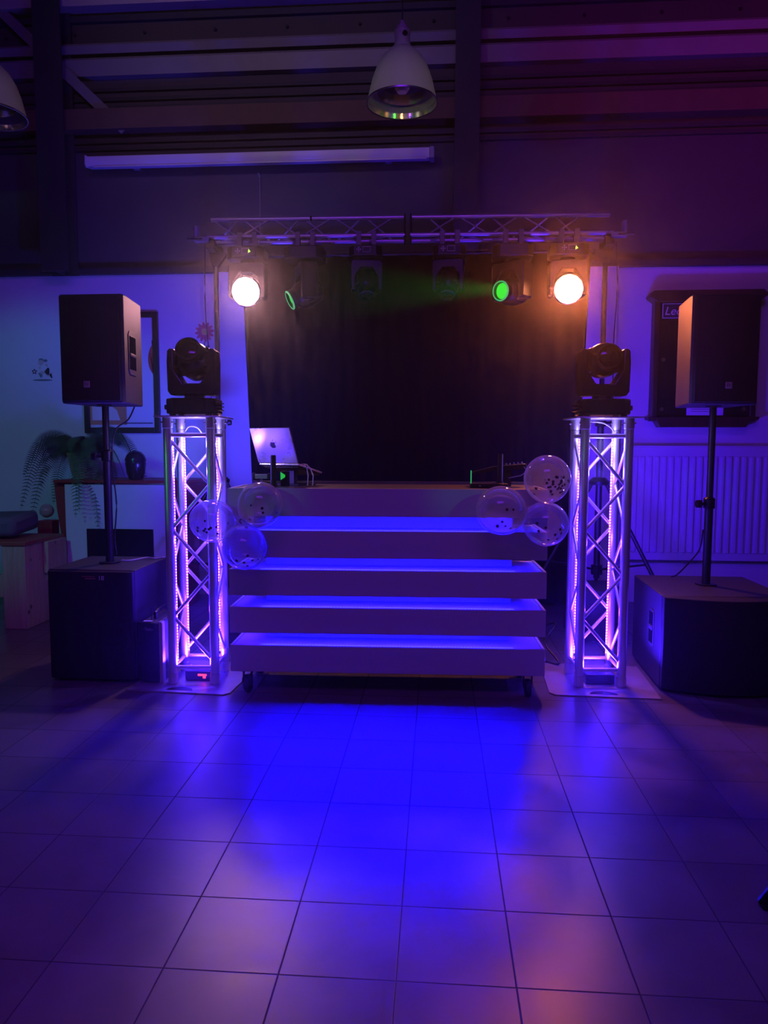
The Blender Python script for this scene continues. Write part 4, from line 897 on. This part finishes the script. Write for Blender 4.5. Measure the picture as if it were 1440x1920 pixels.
# ------------------------------------------------------------------ light
def spot(name, loc, target, col, W, size, blend=0.4, rad=0.05):
    l = bpy.data.lights.new(name, 'SPOT'); l.color = col; l.energy = W; l.spot_size = R_(size); l.spot_blend = blend; l.shadow_soft_size = rad
    o = bpy.data.objects.new(name, l); COL.objects.link(o); o.location = loc
    o.rotation_euler = (Vector(target) - Vector(loc)).to_track_quat('-Z', 'Y').to_euler(); o['kind'] = 'helper'; return o
def area(name, loc, target, col, W, sx, sy):
    l = bpy.data.lights.new(name, 'AREA'); l.color = col; l.energy = W; l.shape = 'RECTANGLE'; l.size = sx; l.size_y = sy
    o = bpy.data.objects.new(name, l); COL.objects.link(o); o.location = loc
    o.rotation_euler = (Vector(target) - Vector(loc)).to_track_quat('-Z', 'Y').to_euler(); o['kind'] = 'helper'; return o
spot('wash_lamp_left', (-1.417, 5.335, 2.475), (-1.2, 1.2, -0.2), (1.0, 0.42, 0.52), 52, 110, 0.9, 0.09)
spot('wash_lamp_right', (0.935, 5.39, 2.475), (0.9, 1.2, -0.2), (1.0, 0.20, 0.08), 115, 110, 0.9, 0.09)
spot('green_lamp_left', (-1.11, 5.40, 2.40), (-2.6, 4.6, 1.4), (0.03, 1.0, 0.06), 120, 18, 0.5, 0.03)
spot('green_lamp_right', (0.46, 5.36, 2.475), (-1.9, 3.0, 1.97), (0.02, 1.0, 0.08), 2600, 15, 0.35, 0.04)
# other lights of the hall off to the sides, with added fill lamps among them
spot('hall_light_teal', (-3.2, 1.0, 3.4), (-3.55, 6.4, 1.05), (0.01, 0.42, 0.33), 170, 34, 0.5, 0.08)
spot('hall_light_blue', (-4.2, 2.0, 3.4), (-4.1, 6.4, 1.8), (0.02, 0.12, 1.0), 22, 32, 0.6, 0.08)
spot('magenta_fill', (3.6, 2.2, 3.4), (2.2, 6.4, 4.35), (0.8, 0.03, 0.6), 130, 48, 0.8, 0.08)  # unseen lamp added to tint the upper right wall magenta
spot('wall_fill_left', (-1.40, 4.75, 1.2), (-1.95, 6.4, 2.1), (0.045, 0.05, 1.0), 140, 98, 0.9, 0.08)  # added lamp without a fixture, turns the left wall blue
spot('wall_fill_right', (0.95, 4.80, 1.0), (2.1, 6.4, 1.8), (0.05, 0.002, 1.0), 112, 150, 0.9, 0.08)  # added lamp without a fixture, turns the right wall violet-blue
spot('hall_light_white', (-2.2, 0.6, 4.9), (-1.4, 6.4, 4.75), (1.0, 0.76, 0.76), 95, 44, 1.0, 0.1)
spot('hall_light_green', (-3.0, 0.2, 2.6), (-0.95, 3.8, 1.12), (0.03, 1.0, 0.10), 45, 7, 0.9, 0.05)
spot('hall_light_green', (3.0, 0.2, 2.6), (0.16, 3.8, 1.14), (0.02, 1.0, 0.05), 40, 5, 0.9, 0.05)
def point(name, loc, col, W, rad):
    l = bpy.data.lights.new(name, 'POINT'); l.color = col; l.energy = W; l.shadow_soft_size = rad
    o = bpy.data.objects.new(name, l); COL.objects.link(o); o.location = loc; o['kind'] = 'helper'; return o
for cx, cy in ((-1.365, 4.03), (0.917, 4.165)):
    for z, c, W in ((0.40, (0.05, 0.008, 1.0), 5), (0.80, (0.08, 0.02, 1.0), 5), (1.20, (0.16, 0.07, 1.0), 5.5), (1.36, (0.5, 0.4, 1.0), 2.5)): point('tower_fill', (cx, cy, z), c, W, 0.02)  # extra points added inside each tower to spread the LED tape's light
point('front_fill_pink', (-0.75, -3.2, 3.5), (1.0, 0.62, 0.6), 12, 0.07)  # added pinkish fill from behind the camera, warms the booth front
point('front_fill_orange', (0.6, -3.2, 3.1), (1.0, 0.50, 0.18), 12, 0.07)  # added orange fill from behind the camera, warms the booth front
# unseen narrow spots added to put coloured reflections in the mirrored pendant lamps
for lx_, ly_, rows_ in ((-0.237, 4.7, ((-84, 3.1, 'green'), (-66, 2.3, 'orange'), (-52, 3.1, 'pink'), (-38, 2.2, 'green'), (-24, 3.0, 'violet'), (-10, 2.4, 'pink'), (4, 3.0, 'orange'), (16, 2.2, 'orange'), (28, 3.0, 'green'), (42, 2.4, 'violet'), (56, 3.1, 'orange'), (70, 2.2, 'green'), (84, 3.1, 'orange'))),
                        (-2.905, 4.7, ((30, 3.0, 'green'), (50, 3.2, 'orange'), (70, 3.1, 'pink'), (12, 3.3, 'violet')))):
    for az, z_, nm in rows_:
        d_ = 4.2 if abs(az) > 45 and lx_ > -1 else 6.0
        cl = {'green': (0.06, 1.0, 0.05), 'orange': (1.0, 0.45, 0.16), 'pink': (1.0, 0.70, 0.66), 'violet': (0.28, 0.08, 1.0)}[nm]
        a_ = R_(az); spot('reflector_fill_' + nm, (lx_ + d_ * math.sin(a_), ly_ - d_ * math.cos(a_), z_), (lx_, ly_, 3.53), cl, 34 * (d_ / 5) ** 2, 6.5, 0.8, 0.09)
spot('hall_light_green', (-3.7, 1.1, 1.5), (-1.4, 3.95, 1.12), (0.03, 1.0, 0.08), 30, 9, 0.9, 0.05)
spot('hall_light_green', (-1.6, 0.2, 1.7), (0.86, 4.05, 1.22), (0.03, 1.0, 0.08), 14, 6, 0.9, 0.05)
area('tower_uplight_left', (-1.365, 4.03, 0.09), (-1.365, 4.03, 2), (0.05, 0.01, 1.0), 45, 0.14, 0.14)
area('tower_uplight_right', (0.917, 4.165, 0.09), (0.917, 4.165, 2), (0.05, 0.01, 1.0), 45, 0.14, 0.14)
area('hall_fill', (-0.3, -0.6, 5.0), (-0.3, 2.6, 0.0), (0.24, 0.02, 1.0), 105, 3.0, 1.2)  # unseen area lamp added as overall violet fill

# ------------------------------------------------------------------ camera
cam = bpy.data.cameras.new('camera'); co = bpy.data.objects.new('camera', cam); COL.objects.link(co)
cam.sensor_fit = 'VERTICAL'; cam.sensor_height = 36.0; cam.lens = 36.0 * 1358.154 / 1920.0; cam.clip_start = 0.02; cam.clip_end = 100
yaw, pitch, roll = 7.27257605e-02, 8.73869688e-02, 2.76374714e-03
fw = Vector((-math.sin(yaw) * math.cos(pitch), math.cos(yaw) * math.cos(pitch), -math.sin(pitch)))
rt = Vector((math.cos(yaw), math.sin(yaw), 0)); upv = rt.cross(fw)
r2 = rt * math.cos(roll) + upv * math.sin(roll); u2 = upv * math.cos(roll) - rt * math.sin(roll)
M = Matrix((r2, u2, -fw)).transposed().to_4x4(); M.translation = (0, 0, 1.333332)
co.matrix_world = M
scene.camera = co

vs_ = scene.view_settings; vs_.view_transform = 'Standard'; vs_.look = 'None'; vs_.gamma = 1.0; vs_.exposure = 0.0; vs_.use_curve_mapping = False
cy = scene.cycles; cy.use_denoising = True; cy.max_bounces = 4; cy.diffuse_bounces = 2; cy.glossy_bounces = 3; cy.transparent_max_bounces = 10; cy.use_adaptive_sampling = True; cy.adaptive_threshold = 0.04; cy.adaptive_min_samples = 20; cy.volume_bounces = 0
cy.sample_clamp_indirect = 4.0; cy.caustics_reflective = False; cy.caustics_refractive = False
